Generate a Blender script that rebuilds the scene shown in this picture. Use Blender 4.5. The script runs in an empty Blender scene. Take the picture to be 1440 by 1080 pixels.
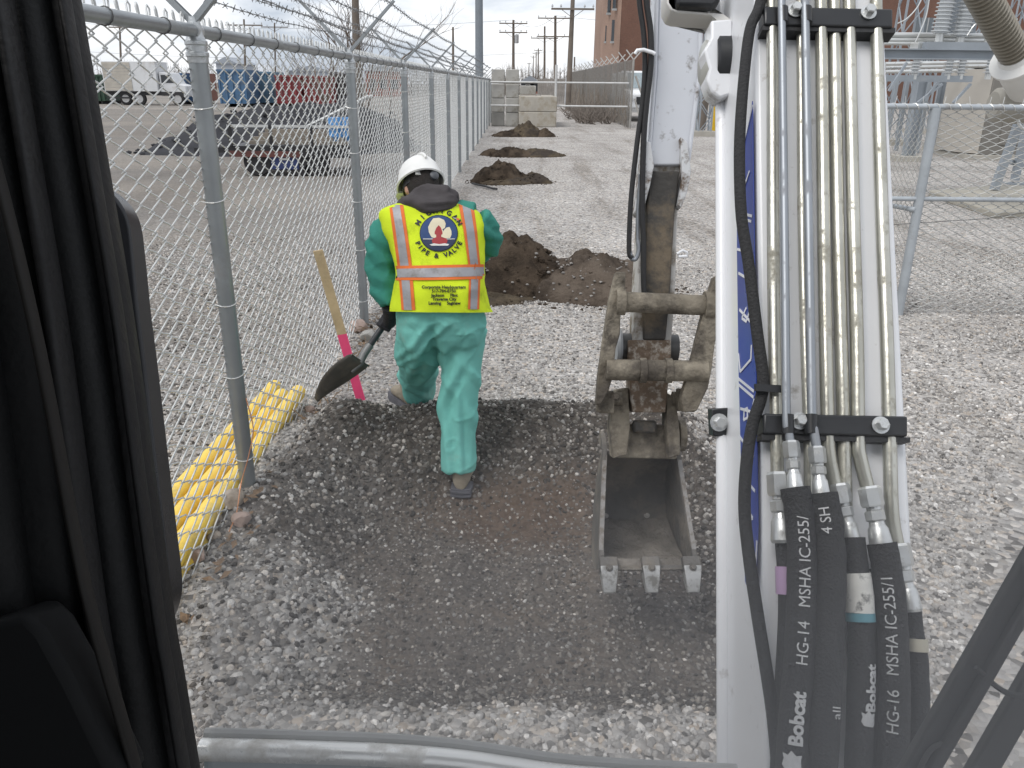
import bpy, bmesh, math, random
from mathutils import Vector, Matrix, noise
from mathutils.bvhtree import BVHTree
random.seed(7)
R = math.radians
scene = bpy.context.scene

# ---------------------------------------------------------------- camera
CAM = Vector((0.0, 0.0, 1.9))
FPX = 1130.0                       # focal length in pixels of the 1440 wide photograph
PITCH = math.atan(422.0 / FPX)
ROLL = R(0.6)
_f = Vector((0, math.cos(PITCH), -math.sin(PITCH)))
_r0 = Vector((1, 0, 0)); _u0 = Vector((0, math.sin(PITCH), math.cos(PITCH)))
_r = _r0 * math.cos(ROLL) + _u0 * math.sin(ROLL)
_u = _u0 * math.cos(ROLL) - _r0 * math.sin(ROLL)
cam_d = bpy.data.cameras.new('camera'); cam = bpy.data.objects.new('camera', cam_d)
scene.collection.objects.link(cam); scene.camera = cam
cam_d.sensor_width = 36; cam_d.lens = FPX / 1440 * 36
cam_d.clip_start = 0.02; cam_d.clip_end = 3000
cam.matrix_world = Matrix(((_r.x, _u.x, -_f.x, CAM.x), (_r.y, _u.y, -_f.y, CAM.y), (_r.z, _u.z, -_f.z, CAM.z), (0, 0, 0, 1)))

# ---------------------------------------------------------------- sky, sun, exposure
SUN_EL, SUN_AZ = R(57), R(231)      # soft sun behind the cloud, high, behind us to the left
world = bpy.data.worlds.new('World'); scene.world = world; world.use_nodes = True
wn = world.node_tree.nodes; wl = world.node_tree.links
for n in list(wn): wn.remove(n)
w_out = wn.new('ShaderNodeOutputWorld'); w_bg = wn.new('ShaderNodeBackground')
w_sky = wn.new('ShaderNodeTexSky'); w_sky.sky_type = 'NISHITA'; w_sky.sun_disc = False
w_sky.sun_elevation = SUN_EL; w_sky.sun_rotation = SUN_AZ
w_sc = wn.new('ShaderNodeMix'); w_sc.data_type = 'RGBA'; w_sc.blend_type = 'MULTIPLY'
w_sc.inputs[0].default_value = 1; w_sc.inputs[7].default_value = (0.10, 0.10, 0.10, 1)
wl.new(w_sky.outputs[0], w_sc.inputs[6])
w_tc = wn.new('ShaderNodeTexCoord'); w_mp = wn.new('ShaderNodeMapping')
w_mp.inputs['Scale'].default_value = (1.0, 1.0, 3.2)
wl.new(w_tc.outputs['Generated'], w_mp.inputs[0])
w_n = wn.new('ShaderNodeTexNoise'); w_n.inputs['Scale'].default_value = 4.6; w_n.inputs['Detail'].default_value = 7
w_n.inputs['Roughness'].default_value = 0.55; w_n.inputs['Distortion'].default_value = 0.35
wl.new(w_mp.outputs[0], w_n.inputs['Vector'])
w_r = wn.new('ShaderNodeValToRGB')
w_r.color_ramp.elements[0].position = 0.36; w_r.color_ramp.elements[0].color = (0.45, 0.50, 0.58, 1)
w_r.color_ramp.elements[1].position = 0.62; w_r.color_ramp.elements[1].color = (0.93, 0.935, 0.95, 1)
_e = w_r.color_ramp.elements.new(0.5); _e.color = (0.76, 0.785, 0.83, 1)
wl.new(w_n.outputs[0], w_r.inputs[0])
w_mx = wn.new('ShaderNodeMix'); w_mx.data_type = 'RGBA'; w_mx.inputs[0].default_value = 0.9
wl.new(w_sc.outputs[2], w_mx.inputs[6]); wl.new(w_r.outputs[0], w_mx.inputs[7])
wl.new(w_mx.outputs[2], w_bg.inputs[0]); w_bg.inputs[1].default_value = 1.0
wl.new(w_bg.outputs[0], w_out.inputs[0])
sun_d = bpy.data.lights.new('sun', 'SUN'); sun_d.energy = 1.6; sun_d.angle = R(35); sun_d.color = (1, 0.97, 0.93)
sun = bpy.data.objects.new('sun', sun_d); scene.collection.objects.link(sun)
_sd = Vector((math.sin(SUN_AZ) * math.cos(SUN_EL), math.cos(SUN_AZ) * math.cos(SUN_EL), math.sin(SUN_EL)))
sun.rotation_euler = _sd.to_track_quat('Z', 'Y').to_euler(); sun.location = (-5, 5, 30)
scene.view_settings.view_transform = 'Standard'; scene.view_settings.look = 'None'
scene.view_settings.exposure = 0.42; scene.view_settings.gamma = 1.0
scene.cycles.use_denoising = True
scene.cycles.max_bounces = 6; scene.cycles.diffuse_bounces = 3; scene.cycles.glossy_bounces = 3
scene.cycles.transparent_max_bounces = 8; scene.cycles.volume_bounces = 0

# ---------------------------------------------------------------- points from the surveyed picture
def ray(px, py):
    return _f + _r * ((px - 720) / FPX) + _u * ((540 - py) / FPX)
def PT(px, py, t): return CAM + ray(px, py) * t                    # at depth t along the camera axis
def PY(px, py, y): d = ray(px, py); return CAM + d * (y / d.y)     # at world distance y
def PZ(px, py, z=0.0): d = ray(px, py); return CAM + d * ((z - CAM.z) / d.z)

# ---------------------------------------------------------------- materials
def lin(c): return tuple((x / 12.92 if x <= 0.04045 else ((x + 0.055) / 1.055) ** 2.4) for x in c)
def hexc(h): return lin(tuple(int(h[i:i + 2], 16) / 255 for i in (0, 2, 4)))
MATS = {}
def mat(name, col, rough=0.6, metal=0.0, var=0.12, vscale=8.0, bump=0.0, bscale=60.0, col2=None, spec=0.5, detail=5.0,
        dirt=None, dirt_amt=0.0, dirt_scale=5.0, coat=0.0, rvar=0.12):
    if name in MATS: return MATS[name]
    m = bpy.data.materials.new(name); m.use_nodes = True; MATS[name] = m
    nt = m.node_tree; N = nt.nodes; L = nt.links; b = N['Principled BSDF']
    b.inputs['Roughness'].default_value = rough; b.inputs['Metallic'].default_value = metal
    b.inputs['Specular IOR Level'].default_value = spec; b.inputs['Coat Weight'].default_value = coat
    tc = N.new('ShaderNodeTexCoord')
    n1 = N.new('ShaderNodeTexNoise'); n1.inputs['Scale'].default_value = vscale; n1.inputs['Detail'].default_value = detail
    L.new(tc.outputs['Object'], n1.inputs['Vector'])
    r = N.new('ShaderNodeValToRGB')
    c1 = tuple(max(0, x * (1 - var)) for x in col); c2 = col2 or tuple(min(1, x * (1 + var)) for x in col)
    r.color_ramp.elements[0].position = 0.3; r.color_ramp.elements[0].color = (*c1, 1)
    r.color_ramp.elements[1].position = 0.7; r.color_ramp.elements[1].color = (*c2, 1)
    L.new(n1.outputs[0], r.inputs[0]); out = r.outputs[0]
    if dirt:
        n3 = N.new('ShaderNodeTexNoise'); n3.inputs['Scale'].default_value = dirt_scale; n3.inputs['Detail'].default_value = 9
        n3.inputs['Roughness'].default_value = 0.68
        L.new(tc.outputs['Object'], n3.inputs['Vector'])
        mr = N.new('ShaderNodeMapRange'); p = 0.72 - 0.5 * dirt_amt
        mr.inputs[1].default_value = p - 0.06; mr.inputs[2].default_value = p + 0.08
        L.new(n3.outputs[0], mr.inputs[0])
        mx = N.new('ShaderNodeMix'); mx.data_type = 'RGBA'; mx.inputs[7].default_value = (*dirt, 1)
        L.new(mr.outputs[0], mx.inputs[0]); L.new(out, mx.inputs[6]); out = mx.outputs[2]
        ra = N.new('ShaderNodeMapRange'); ra.inputs[3].default_value = rough; ra.inputs[4].default_value = 0.9
        L.new(mr.outputs[0], ra.inputs[0]); L.new(ra.outputs[0], b.inputs['Roughness'])
        if metal:
            rm = N.new('ShaderNodeMapRange'); rm.inputs[3].default_value = metal; rm.inputs[4].default_value = 0
            L.new(mr.outputs[0], rm.inputs[0]); L.new(rm.outputs[0], b.inputs['Metallic'])
    elif rvar:
        ra = N.new('ShaderNodeMapRange'); ra.inputs[1].default_value = 0.3; ra.inputs[2].default_value = 0.7
        ra.inputs[3].default_value = max(0.02, rough - rvar); ra.inputs[4].default_value = min(1, rough + rvar)
        L.new(n1.outputs[0], ra.inputs[0]); L.new(ra.outputs[0], b.inputs['Roughness'])
    L.new(out, b.inputs['Base Color'])
    if bump:
        n2 = N.new('ShaderNodeTexNoise'); n2.inputs['Scale'].default_value = bscale; n2.inputs['Detail'].default_value = 6
        L.new(tc.outputs['Object'], n2.inputs['Vector'])
        bp = N.new('ShaderNodeBump'); bp.inputs['Strength'].default_value = bump; bp.inputs['Distance'].default_value = 0.02
        L.new(n2.outputs[0], bp.inputs['Height']); L.new(bp.outputs[0], b.inputs['Normal'])
    return m

# ---------------------------------------------------------------- objects
COL = scene.collection
ORG = {}
def tag(o, label=None, cat=None, group=None, kind=None):
    if label: o['label'] = label
    if cat: o['category'] = cat
    if group: o['group'] = group
    if kind: o['kind'] = kind
    return o
def thing(name, loc, label, cat, group=None, rz=0.0):
    o = bpy.data.objects.new(name, None); COL.objects.link(o); o.location = loc; o.rotation_euler.z = rz
    o.empty_display_size = 0.1
    ORG[o] = Vector(loc); return tag(o, label, cat, group)
def kids(o): return [c for c in bpy.data.objects if c.parent == o]
def copy_tree(o, parent=None):
    c = o.copy(); COL.objects.link(c); c.parent = parent
    if o in ORG: ORG[c] = ORG[o]
    for ch in kids(o): copy_tree(ch, c)
    return c
class MB:
    def __init__(s): s.v = []; s.f = []
    def add(s, vs, fs):
        k = len(s.v); s.v += [Vector(p) for p in vs]; s.f += [tuple(i + k for i in f) for f in fs]; return s
    def box(s, c, size, rot=None):
        c = Vector(c); h = Vector(size) / 2
        vs = [Vector((x * h.x, y * h.y, z * h.z)) for x in (-1, 1) for y in (-1, 1) for z in (-1, 1)]
        if rot is not None: vs = [rot @ p for p in vs]
        return s.add([c + p for p in vs], [(0, 1, 3, 2), (4, 6, 7, 5), (0, 4, 5, 1), (2, 3, 7, 6), (0, 2, 6, 4), (1, 5, 7, 3)])
    def box2(s, lo, hi):
        lo = Vector(lo); hi = Vector(hi); return s.box((lo + hi) / 2, hi - lo)
    def bar(s, p0, p1, w, h=None, up=(0, 0, 1)):
        p0 = Vector(p0); p1 = Vector(p1); h = h or w; d = (p1 - p0); ln = d.length; d.normalize()
        up = Vector(up)
        if abs(d.dot(up)) > 0.98: up = Vector((0, 1, 0))
        a = d.cross(up).normalized(); b = a.cross(d).normalized()
        rot = Matrix((a, d, b)).transposed()
        return s.box((p0 + p1) / 2, (w, ln, h), rot)
    def tube(s, path, r, n=8, caps=True, closed=False):
        P = [Vector(p) for p in path]; m = len(P)
        rad = r if isinstance(r, (list, tuple)) else [r] * m
        vs = []; fs = []; a = None
        for i in range(m):
            if closed: d = P[(i + 1) % m] - P[i - 1]
            else: d = P[min(i + 1, m - 1)] - P[max(i - 1, 0)]
            if d.length < 1e-9: d = Vector((0, 0, 1))
            d.normalize()
            if a is None:
                a = d.orthogonal().normalized()
            else:
                a = (a - d * a.dot(d))
                a = a.normalized() if a.length > 1e-6 else d.orthogonal().normalized()
            b = d.cross(a)
            for k in range(n):
                t = 2 * math.pi * k / n
                vs.append(P[i] + (a * math.cos(t) + b * math.sin(t)) * rad[i])
        for i in range(m if closed else m - 1):
            j = (i + 1) % m
            for k in range(n):
                fs.append((i * n + k, i * n + (k + 1) % n, j * n + (k + 1) % n, j * n + k))
        if caps and not closed:
            fs.append(tuple(range(n - 1, -1, -1))); fs.append(tuple((m - 1) * n + k for k in range(n)))
        return s.add(vs, fs)
    def cyl(s, p0, p1, r, r1=None, n=16): return s.tube([p0, p1], [r, r if r1 is None else r1], n)
    def lathe(s, p0, axis, prof, n=20):
        p0 = Vector(p0); ax = Vector(axis).normalized()
        return s.tube2([p0 + ax * h for h, _ in prof], [q for _, q in prof], ax, n)
    def tube2(s, P, rad, ax, n, cap=True):
        a = ax.orthogonal().normalized(); b = ax.cross(a); m = len(P); vs = []; fs = []
        for i in range(m):
            for k in range(n):
                t = 2 * math.pi * k / n; vs.append(P[i] + (a * math.cos(t) + b * math.sin(t)) * rad[i])
        for i in range(m - 1):
            for k in range(n): fs.append((i * n + k, i * n + (k + 1) % n, (i + 1) * n + (k + 1) % n, (i + 1) * n + k))
        if cap: fs.append(tuple(range(n - 1, -1, -1))); fs.append(tuple((m - 1) * n + k for k in range(n)))
        return s.add(vs, fs)
    def prism(s, poly, off):
        """closed polygon (3D points) extruded by vector off"""
        n = len(poly); off = Vector(off); vs = [Vector(p) for p in poly]; vs += [p + off for p in vs]
        fs = [tuple(range(n - 1, -1, -1)), tuple(range(n, 2 * n))] + [(i, (i + 1) % n, n + (i + 1) % n, n + i) for i in range(n)]
        return s.add(vs, fs)
    def loft(s, rings, caps=True):
        n = len(rings[0]); m = len(rings); vs = [Vector(p) for rg in rings for p in rg]; fs = []
        for i in range(m - 1):
            for k in range(n): fs.append((i * n + k, i * n + (k + 1) % n, (i + 1) * n + (k + 1) % n, (i + 1) * n + k))
        if caps: fs.append(tuple(range(n - 1, -1, -1))); fs.append(tuple((m - 1) * n + k for k in range(n)))
        return s.add(vs, fs)
    def ico(s, c, r, sub=1, jit=0.0, sc=(1, 1, 1), rot=None):
        bm = bmesh.new(); bmesh.ops.create_icosphere(bm, subdivisions=sub, radius=1)
        c = Vector(c); vs = []
        for v in bm.verts:
            p = v.co * (1 + random.uniform(-jit, jit)); p = Vector((p.x * sc[0], p.y * sc[1], p.z * sc[2])) * r
            vs.append(c + (rot @ p if rot is not None else p))
        fs = [[v.index for v in f.verts] for f in bm.faces]; bm.free(); return s.add(vs, fs)
    def mesh(s, name, org=(0, 0, 0), fix=True):
        me = bpy.data.meshes.new(name); o = Vector(org)
        me.from_pydata([tuple(p - o) for p in s.v], [], s.f)
        if fix:
            bm = bmesh.new(); bm.from_mesh(me); bmesh.ops.recalc_face_normals(bm, faces=bm.faces); bm.to_mesh(me); bm.free()
        me.update(); return me
    def build(s, name, m, parent=None, smooth=True, bevel=0.0, kind=None, label=None, fix=True, angle=40, org=None):
        o0 = ORG.get(parent, Vector((0, 0, 0))) if parent is not None else Vector(org or (0, 0, 0))
        me = s.mesh(name, o0, fix); me.materials.append(m)
        if smooth:
            me.shade_smooth(); me.set_sharp_from_angle(angle=R(angle))
        o = bpy.data.objects.new(name, me); COL.objects.link(o)
        if parent is not None: o.parent = parent
        else: o.location = o0
        ORG[o] = o0
        if bevel:
            b = o.modifiers.new('bevel', 'BEVEL'); b.width = bevel; b.segments = 2; b.limit_method = 'ANGLE'; b.angle_limit = R(35)
        return tag(o, label, None, None, kind)
def smoothstep(a, b, x):
    t = min(1, max(0, (x - a) / (b - a))) if a != b else float(x >= a); return t * t * (3 - 2 * t)
def bez(pts, n=6):
    """Catmull-Rom through the points"""
    P = [Vector(p) for p in pts]; P = [P[0] * 2 - P[1]] + P + [P[-1] * 2 - P[-2]]; out = []
    for i in range(1, len(P) - 2):
        for k in range(n):
            t = k / n; a, b, c, d = P[i - 1], P[i], P[i + 1], P[i + 2]
            out.append(0.5 * ((2 * b) + (c - a) * t + (2 * a - 5 * b + 4 * c - d) * t * t + (3 * b - a - 3 * c + d) * t ** 3))
    out.append(P[-2]); return out
_text_cache = {}
def text_polys(txt, size=1.0, bold=0.0, res=3):
    """flat text triangles: (verts2d, faces) centred on the origin"""
    cu = bpy.data.curves.new('t', 'FONT'); cu.body = txt; cu.size = size; cu.align_x = 'CENTER'; cu.align_y = 'CENTER'
    cu.offset = bold; cu.resolution_u = res; cu.fill_mode = 'FRONT'
    ob = bpy.data.objects.new('t', cu); COL.objects.link(ob)
    dg = bpy.context.evaluated_depsgraph_get(); me = bpy.data.meshes.new_from_object(ob.evaluated_get(dg))
    vs = [(v.co.x, v.co.y) for v in me.vertices]; fs = [tuple(p.vertices) for p in me.polygons]
    bpy.data.objects.remove(ob); bpy.data.curves.remove(cu); bpy.data.meshes.remove(me)
    return vs, fs
# ================================================================ GROUND
FX = -1.24                                   # the fence line
def nz(x, y, s, seed=0.0): return noise.noise(Vector((x * s + seed, y * s - seed * 1.7, seed * 0.31)))
def ridge_amp(x):
    return smoothstep(-1.22, -0.85, x) * (1 - smoothstep(0.75, 1.5, x)) * (0.9 + 0.25 * nz(x, 3.0, 2.2, 4))
def height(x, y):
    z = 0.012 * nz(x, y, 0.8) + 0.010 * nz(x, y, 3.1, 9)
    if y < 12 and -1.6 < x < 2.5:
        d = y - (4.12 + 0.10 * nz(x, 0, 1.6, 2))
        prof = smoothstep(-0.70, -0.04, d) if d < 0 else 1 - smoothstep(0.02, 0.42, d)
        z += 0.27 * ridge_amp(x) * prof
        # scraped floor of the shallow pit
        pit = smoothstep(-0.95, -0.62, x) * (1 - smoothstep(0.75, 1.05, x)) * smoothstep(2.0, 2.3, y) * (1 - smoothstep(3.35, 3.7, y))
        z -= 0.075 * pit
        # low bank of gravel along the fence
        z += (0.05 + 0.07 * smoothstep(2.9, 3.3, y)) * (1 - smoothstep(-1.08, -0.70, x + .1 * nz(0, y, 2.5, 6))) * smoothstep(-1.6, -1.2, x) * (1 - smoothstep(3.9, 4.6, y)) * smoothstep(2.1, 2.6, y)
        z += 0.03 * (1 - smoothstep(1.95, 2.25, y))
        # ruts and scrape marks left by the bucket
        ru = smoothstep(-.8, -.5, x) * (1 - smoothstep(.8, 1.0, x)) * smoothstep(2.1, 2.4, y) * (1 - smoothstep(3.3, 3.6, y))
        z += ru * (.012 * math.sin(x * 21 + 1.5 * nz(x, y, 1.2, 7)) * (.5 + nz(x, y, .9, 12)) + .012 * nz(x * 2.2, y * .5, 3.5, 15))
        z += 0.012 * nz(x, y, 6.0, 3) * smoothstep(4.6, 4.0, y) if y < 4.6 else 0
    return z
def wetness(x, y):
    if x < -1.3 and y < 60: return max(0.0, smoothstep(-1.3, -1.6, x) * (.30 + .35 * nz(x, y, .5, 3) + .2 * nz(x, y, 1.7, 6)))
    if y > 6 or x < -1.5 or x > 2.3: return 0.0
    n = nz(x, y, 2.1, 5) * 0.20 + nz(x, y, 5.5, 1) * 0.10
    w = smoothstep(-1.28, -0.98, x + n) * (1 - smoothstep(0.95, 1.25, x + n)) * smoothstep(2.02, 2.12, y + n * 0.5) * (1 - smoothstep(4.16, 4.30, y + n * 0.3))
    # lighter gravel in the near left corner
    w *= 1 - 0.62 * (1 - smoothstep(-0.78, -0.50, x + n)) * (1 - smoothstep(2.75, 3.15, y + n))
    # pale patch of loose stone halfway up the slope by the fence
    w *= 1 - 0.20 * smoothstep(0.5, 0.1, math.hypot(x + 0.95, y - 3.55))
    return w
def earth(x, y):
    n = nz(x, y, 3.0, 8) * 0.16 + nz(x, y, 8, 3) * 0.08
    e = smoothstep(-0.86, -0.50, x + n) * (1 - smoothstep(0.66, 0.95, x + n)) * smoothstep(2.0, 2.2, y + n) * (1 - smoothstep(3.42, 3.62, y + n))
    t = smoothstep(0.32, 0.10, math.hypot((x - 0.05 + n) * 0.55, y - 3.42))
    return max(e * 0.8, t)
def bare(x, y):
    n = nz(x, y, 3.0, 8) * 0.16 + nz(x, y, 8, 3) * 0.10
    return smoothstep(0.36, 0.08, math.hypot((x - 0.08 + n) * 0.50, y - 3.40 + n * .5))
def yard(x, y): return smoothstep(-1.4, -3.4, x + nz(x, y, .4, 2) * 1.4) if x < -1.3 else 0.0

def axis(segs):
    out = []
    for a, b, st in segs:
        k = max(1, round((b - a) / st)); out += [a + (b - a) * i / k for i in range(k)]
    out.append(segs[-1][1]); return out
gx = axis([(-500, -60, 40), (-60, -8, 4), (-8, -2.4, .5), (-2.4, 2.2, .045), (2.2, 8, .4), (8, 60, 4), (60, 500, 40)])
gy = axis([(-60, 0, 10), (0, 1.4, .2), (1.4, 5.2, .045), (5.2, 12, .4), (12, 60, 3), (60, 900, 60)])
gm = bpy.data.meshes.new('ground'); nxg = len(gx)
gv = [(x, y, height(x, y)) for y in gy for x in gx]
gm.from_pydata(gv, [], [(j * nxg + i, j * nxg + i + 1, (j + 1) * nxg + i + 1, (j + 1) * nxg + i) for j in range(len(gy) - 1) for i in range(nxg - 1)])
for nm, fn in (('wet', wetness), ('earth', earth), ('yard', yard), ('bare', bare)):
    at = gm.attributes.new(nm, 'FLOAT', 'POINT'); at.data.foreach_set('value', [fn(v[0], v[1]) for v in gv])
gm.shade_smooth()

def ramp(N, pts, interp='LINEAR'):
    r = N.new('ShaderNodeValToRGB'); cr = r.color_ramp; cr.interpolation = interp
    while len(cr.elements) < len(pts): cr.elements.new(0.5)
    for e, (p, c) in zip(cr.elements, pts): e.position = p; e.color = (*c, 1)
    return r
STONE = [(0.0, (.14, .135, .13)), (0.15, (.26, .25, .242)), (0.32, (.38, .37, .36)), (0.52, (.46, .45, .44)), (0.66, (.35, .33, .31)),
         (0.78, (.57, .56, .545)), (0.91, (.44, .385, .33)), (1.0, (.76, .75, .735))]
def mixn(N, L, fac, a, b, blend='MIX'):
    m = N.new('ShaderNodeMix'); m.data_type = 'RGBA'; m.blend_type = blend
    for s, v in ((0, fac), (6, a), (7, b)):
        if isinstance(v, (int, float)): m.inputs[s].default_value = v
        elif isinstance(v, tuple): m.inputs[s].default_value = (*v, 1)
        else: L.new(v, m.inputs[s])
    return m.outputs[2]
def attr(N, name, typ='GEOMETRY'):
    a = N.new('ShaderNodeAttribute'); a.attribute_name = name; a.attribute_type = typ; return a.outputs['Fac']
def math_n(N, L, op, a, b=None, clamp=False):
    m = N.new('ShaderNodeMath'); m.operation = op; m.use_clamp = clamp
    for i, v in ((0, a), (1, b)):
        if v is None: continue
        if isinstance(v, (int, float)): m.inputs[i].default_value = v
        else: L.new(v, m.inputs[i])
    return m.outputs[0]

gmat = bpy.data.materials.new('gravel_ground'); gmat.use_nodes = True
N = gmat.node_tree.nodes; L = gmat.node_tree.links; B = N['Principled BSDF']; B.inputs['Roughness'].default_value = 0.92
B.inputs['Specular IOR Level'].default_value = 0.2
tc = N.new('ShaderNodeTexCoord'); OB = tc.outputs['Object']
vo = N.new('ShaderNodeTexVoronoi'); vo.inputs['Scale'].default_value = 34; L.new(OB, vo.inputs['Vector'])
vs_ = N.new('ShaderNodeSeparateColor'); L.new(vo.outputs['Color'], vs_.inputs[0])
sr = ramp(N, STONE); L.new(vs_.outputs[0], sr.inputs[0])
big = N.new('ShaderNodeTexNoise'); big.inputs['Scale'].default_value = 0.55; big.inputs['Detail'].default_value = 8; big.inputs['Roughness'].default_value = .62
L.new(OB, big.inputs['Vector'])
bigr = ramp(N, [(0.3, (.74, .72, .70)), (0.7, (1.08, 1.07, 1.06))]); L.new(big.outputs[0], bigr.inputs[0])
grav = mixn(N, L, 1.0, sr.outputs[0], bigr.outputs[0], 'MULTIPLY')
trk = N.new('ShaderNodeTexNoise'); trk.inputs['Scale'].default_value = 1.0; trk.inputs['Detail'].default_value = 6; trk.inputs['Roughness'].default_value = .6
trm = N.new('ShaderNodeMapping'); trm.inputs['Scale'].default_value = (1.7, .16, 1); trm.inputs['Rotation'].default_value = (0, 0, .12); L.new(OB, trm.inputs[0]); L.new(trm.outputs[0], trk.inputs['Vector'])
trr = ramp(N, [(0.34, (.72, .70, .67)), (0.48, (1, 1, 1)), (0.72, (1.06, 1.06, 1.05))]); L.new(trk.outputs[0], trr.inputs[0])
grav = mixn(N, L, 1.0, grav, trr.outputs[0], 'MULTIPLY')
# yard beyond the fence: packed brownish grit with darker tracks and pale dry streaks
yn = N.new('ShaderNodeTexNoise'); yn.inputs['Scale'].default_value = 0.16; yn.inputs['Detail'].default_value = 9; yn.inputs['Roughness'].default_value = .65
ym = N.new('ShaderNodeMapping'); ym.inputs['Scale'].default_value = (.5, 1.6, 1); L.new(OB, ym.inputs[0]); L.new(ym.outputs[0], yn.inputs['Vector'])
yr = ramp(N, [(0.30, (.085, .077, .069)), (0.44, (.17, .155, .138)), (0.56, (.235, .205, .17)), (0.74, (.32, .285, .24))]); L.new(yn.outputs[0], yr.inputs[0])
ycol = mixn(N, L, 0.30, yr.outputs[0], sr.outputs[0])
c1 = mixn(N, L, attr(N, 'yard'), grav, ycol)
# damp dark soil between the stones, and bare brown earth
sn = N.new('ShaderNodeTexNoise'); sn.inputs['Scale'].default_value = 24; sn.inputs['Detail'].default_value = 8; L.new(OB, sn.inputs['Vector'])
er = ramp(N, [(0.3, (.048, .042, .038)), (0.55, (.085, .074, .065)), (0.75, (.13, .113, .098))]); L.new(sn.outputs[0], er.inputs[0])
c2 = mixn(N, L, attr(N, 'wet'), c1, er.outputs[0])
en = N.new('ShaderNodeTexNoise'); en.inputs['Scale'].default_value = 3.5; en.inputs['Detail'].default_value = 8; L.new(OB, en.inputs['Vector'])
e2 = ramp(N, [(0.35, (.12, .109, .10)), (0.55, (.165, .142, .122)), (0.72, (.185, .142, .106))]); L.new(en.outputs[0], e2.inputs[0])
e3 = mixn(N, L, 0.5, e2.outputs[0], er.outputs[0])
c3 = mixn(N, L, attr(N, 'earth'), c2, e3)
bn = ramp(N, [(0.3, (.075, .055, .043)), (0.7, (.125, .092, .070))]); L.new(sn.outputs[0], bn.inputs[0])
c3 = mixn(N, L, attr(N, 'bare'), c3, bn.outputs[0])
L.new(c3, B.inputs['Base Color'])
bp = N.new('ShaderNodeBump'); bp.inputs['Strength'].default_value = 0.9; bp.inputs['Distance'].default_value = 0.02; bp.invert = True
L.new(vo.outputs['Distance'], bp.inputs['Height']); L.new(bp.outputs[0], B.inputs['Normal'])
gm.materials.append(gmat)
ground = bpy.data.objects.new('ground', gm); COL.objects.link(ground); tag(ground, kind='structure')

# ---------------------------------------------------------------- loose stones on the ground
smat = bpy.data.materials.new('loose_stone'); smat.use_nodes = True
N = smat.node_tree.nodes; L = smat.node_tree.links; B = N['Principled BSDF']; B.inputs['Roughness'].default_value = 0.85
B.inputs['Specular IOR Level'].default_value = 0.3
rnd = attr(N, 'rnd', 'INSTANCER'); wet_i = attr(N, 'wet', 'INSTANCER'); ear_i = attr(N, 'earth', 'INSTANCER')
sr = ramp(N, STONE); L.new(rnd, sr.inputs[0])
oi = N.new('ShaderNodeObjectInfo')
dr = ramp(N, [(0.0, (.050, .046, .043)), (0.45, (.105, .097, .090)), (0.8, (.19, .175, .16)), (1.0, (.28, .255, .23))]); L.new(rnd, dr.inputs[0])
r2 = math_n(N, L, 'FRACT', math_n(N, L, 'MULTIPLY', rnd, 7.31))
cov = math_n(N, L, 'MULTIPLY', math_n(N, L, 'MAXIMUM', wet_i, ear_i), 0.88)
dk = math_n(N, L, 'MULTIPLY', math_n(N, L, 'SUBTRACT', cov, r2), 4.0)
dk = math_n(N, L, 'ADD', dk, 0.5, True)
tc = N.new('ShaderNodeTexCoord'); sn = N.new('ShaderNodeTexNoise'); sn.inputs['Scale'].default_value = 2.2; sn.inputs['Detail'].default_value = 5
L.new(tc.outputs['Object'], sn.inputs['Vector'])
gr = ramp(N, [(0.3, (.72, .71, .70)), (0.7, (1.15, 1.14, 1.12))]); L.new(sn.outputs[0], gr.inputs[0])
cs = mixn(N, L, dk, sr.outputs[0], dr.outputs[0]); cs = mixn(N, L, 1.0, cs, gr.outputs[0], 'MULTIPLY')
L.new(cs, B.inputs['Base Color'])
stones_col = bpy.data.collections.new('stone_kinds')
for k in range(9):
    mb = MB(); sc = (random.uniform(.75, 1.15), random.uniform(.6, 1.0), random.uniform(.45, .8))
    mb.ico((0, 0, 0), 1, 2 if k % 3 == 0 else 1, 0.0, sc)
    # chop with random planes so that the stone is angular
    for _ in range(7):
        nrm = Vector((random.gauss(0, 1), random.gauss(0, 1), random.gauss(0, 1))).normalized(); dd = random.uniform(.45, .7)
        for v in mb.v:
            e = v.dot(nrm) - dd
            if e > 0: v -= nrm * e
    me = mb.mesh('stone_kind'); me.materials.append(smat)
    if k % 3 == 0: me.shade_smooth(); me.set_sharp_from_angle(angle=R(30))
    ob = bpy.data.objects.new('stone_kind', me); stones_col.objects.link(ob)

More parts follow.
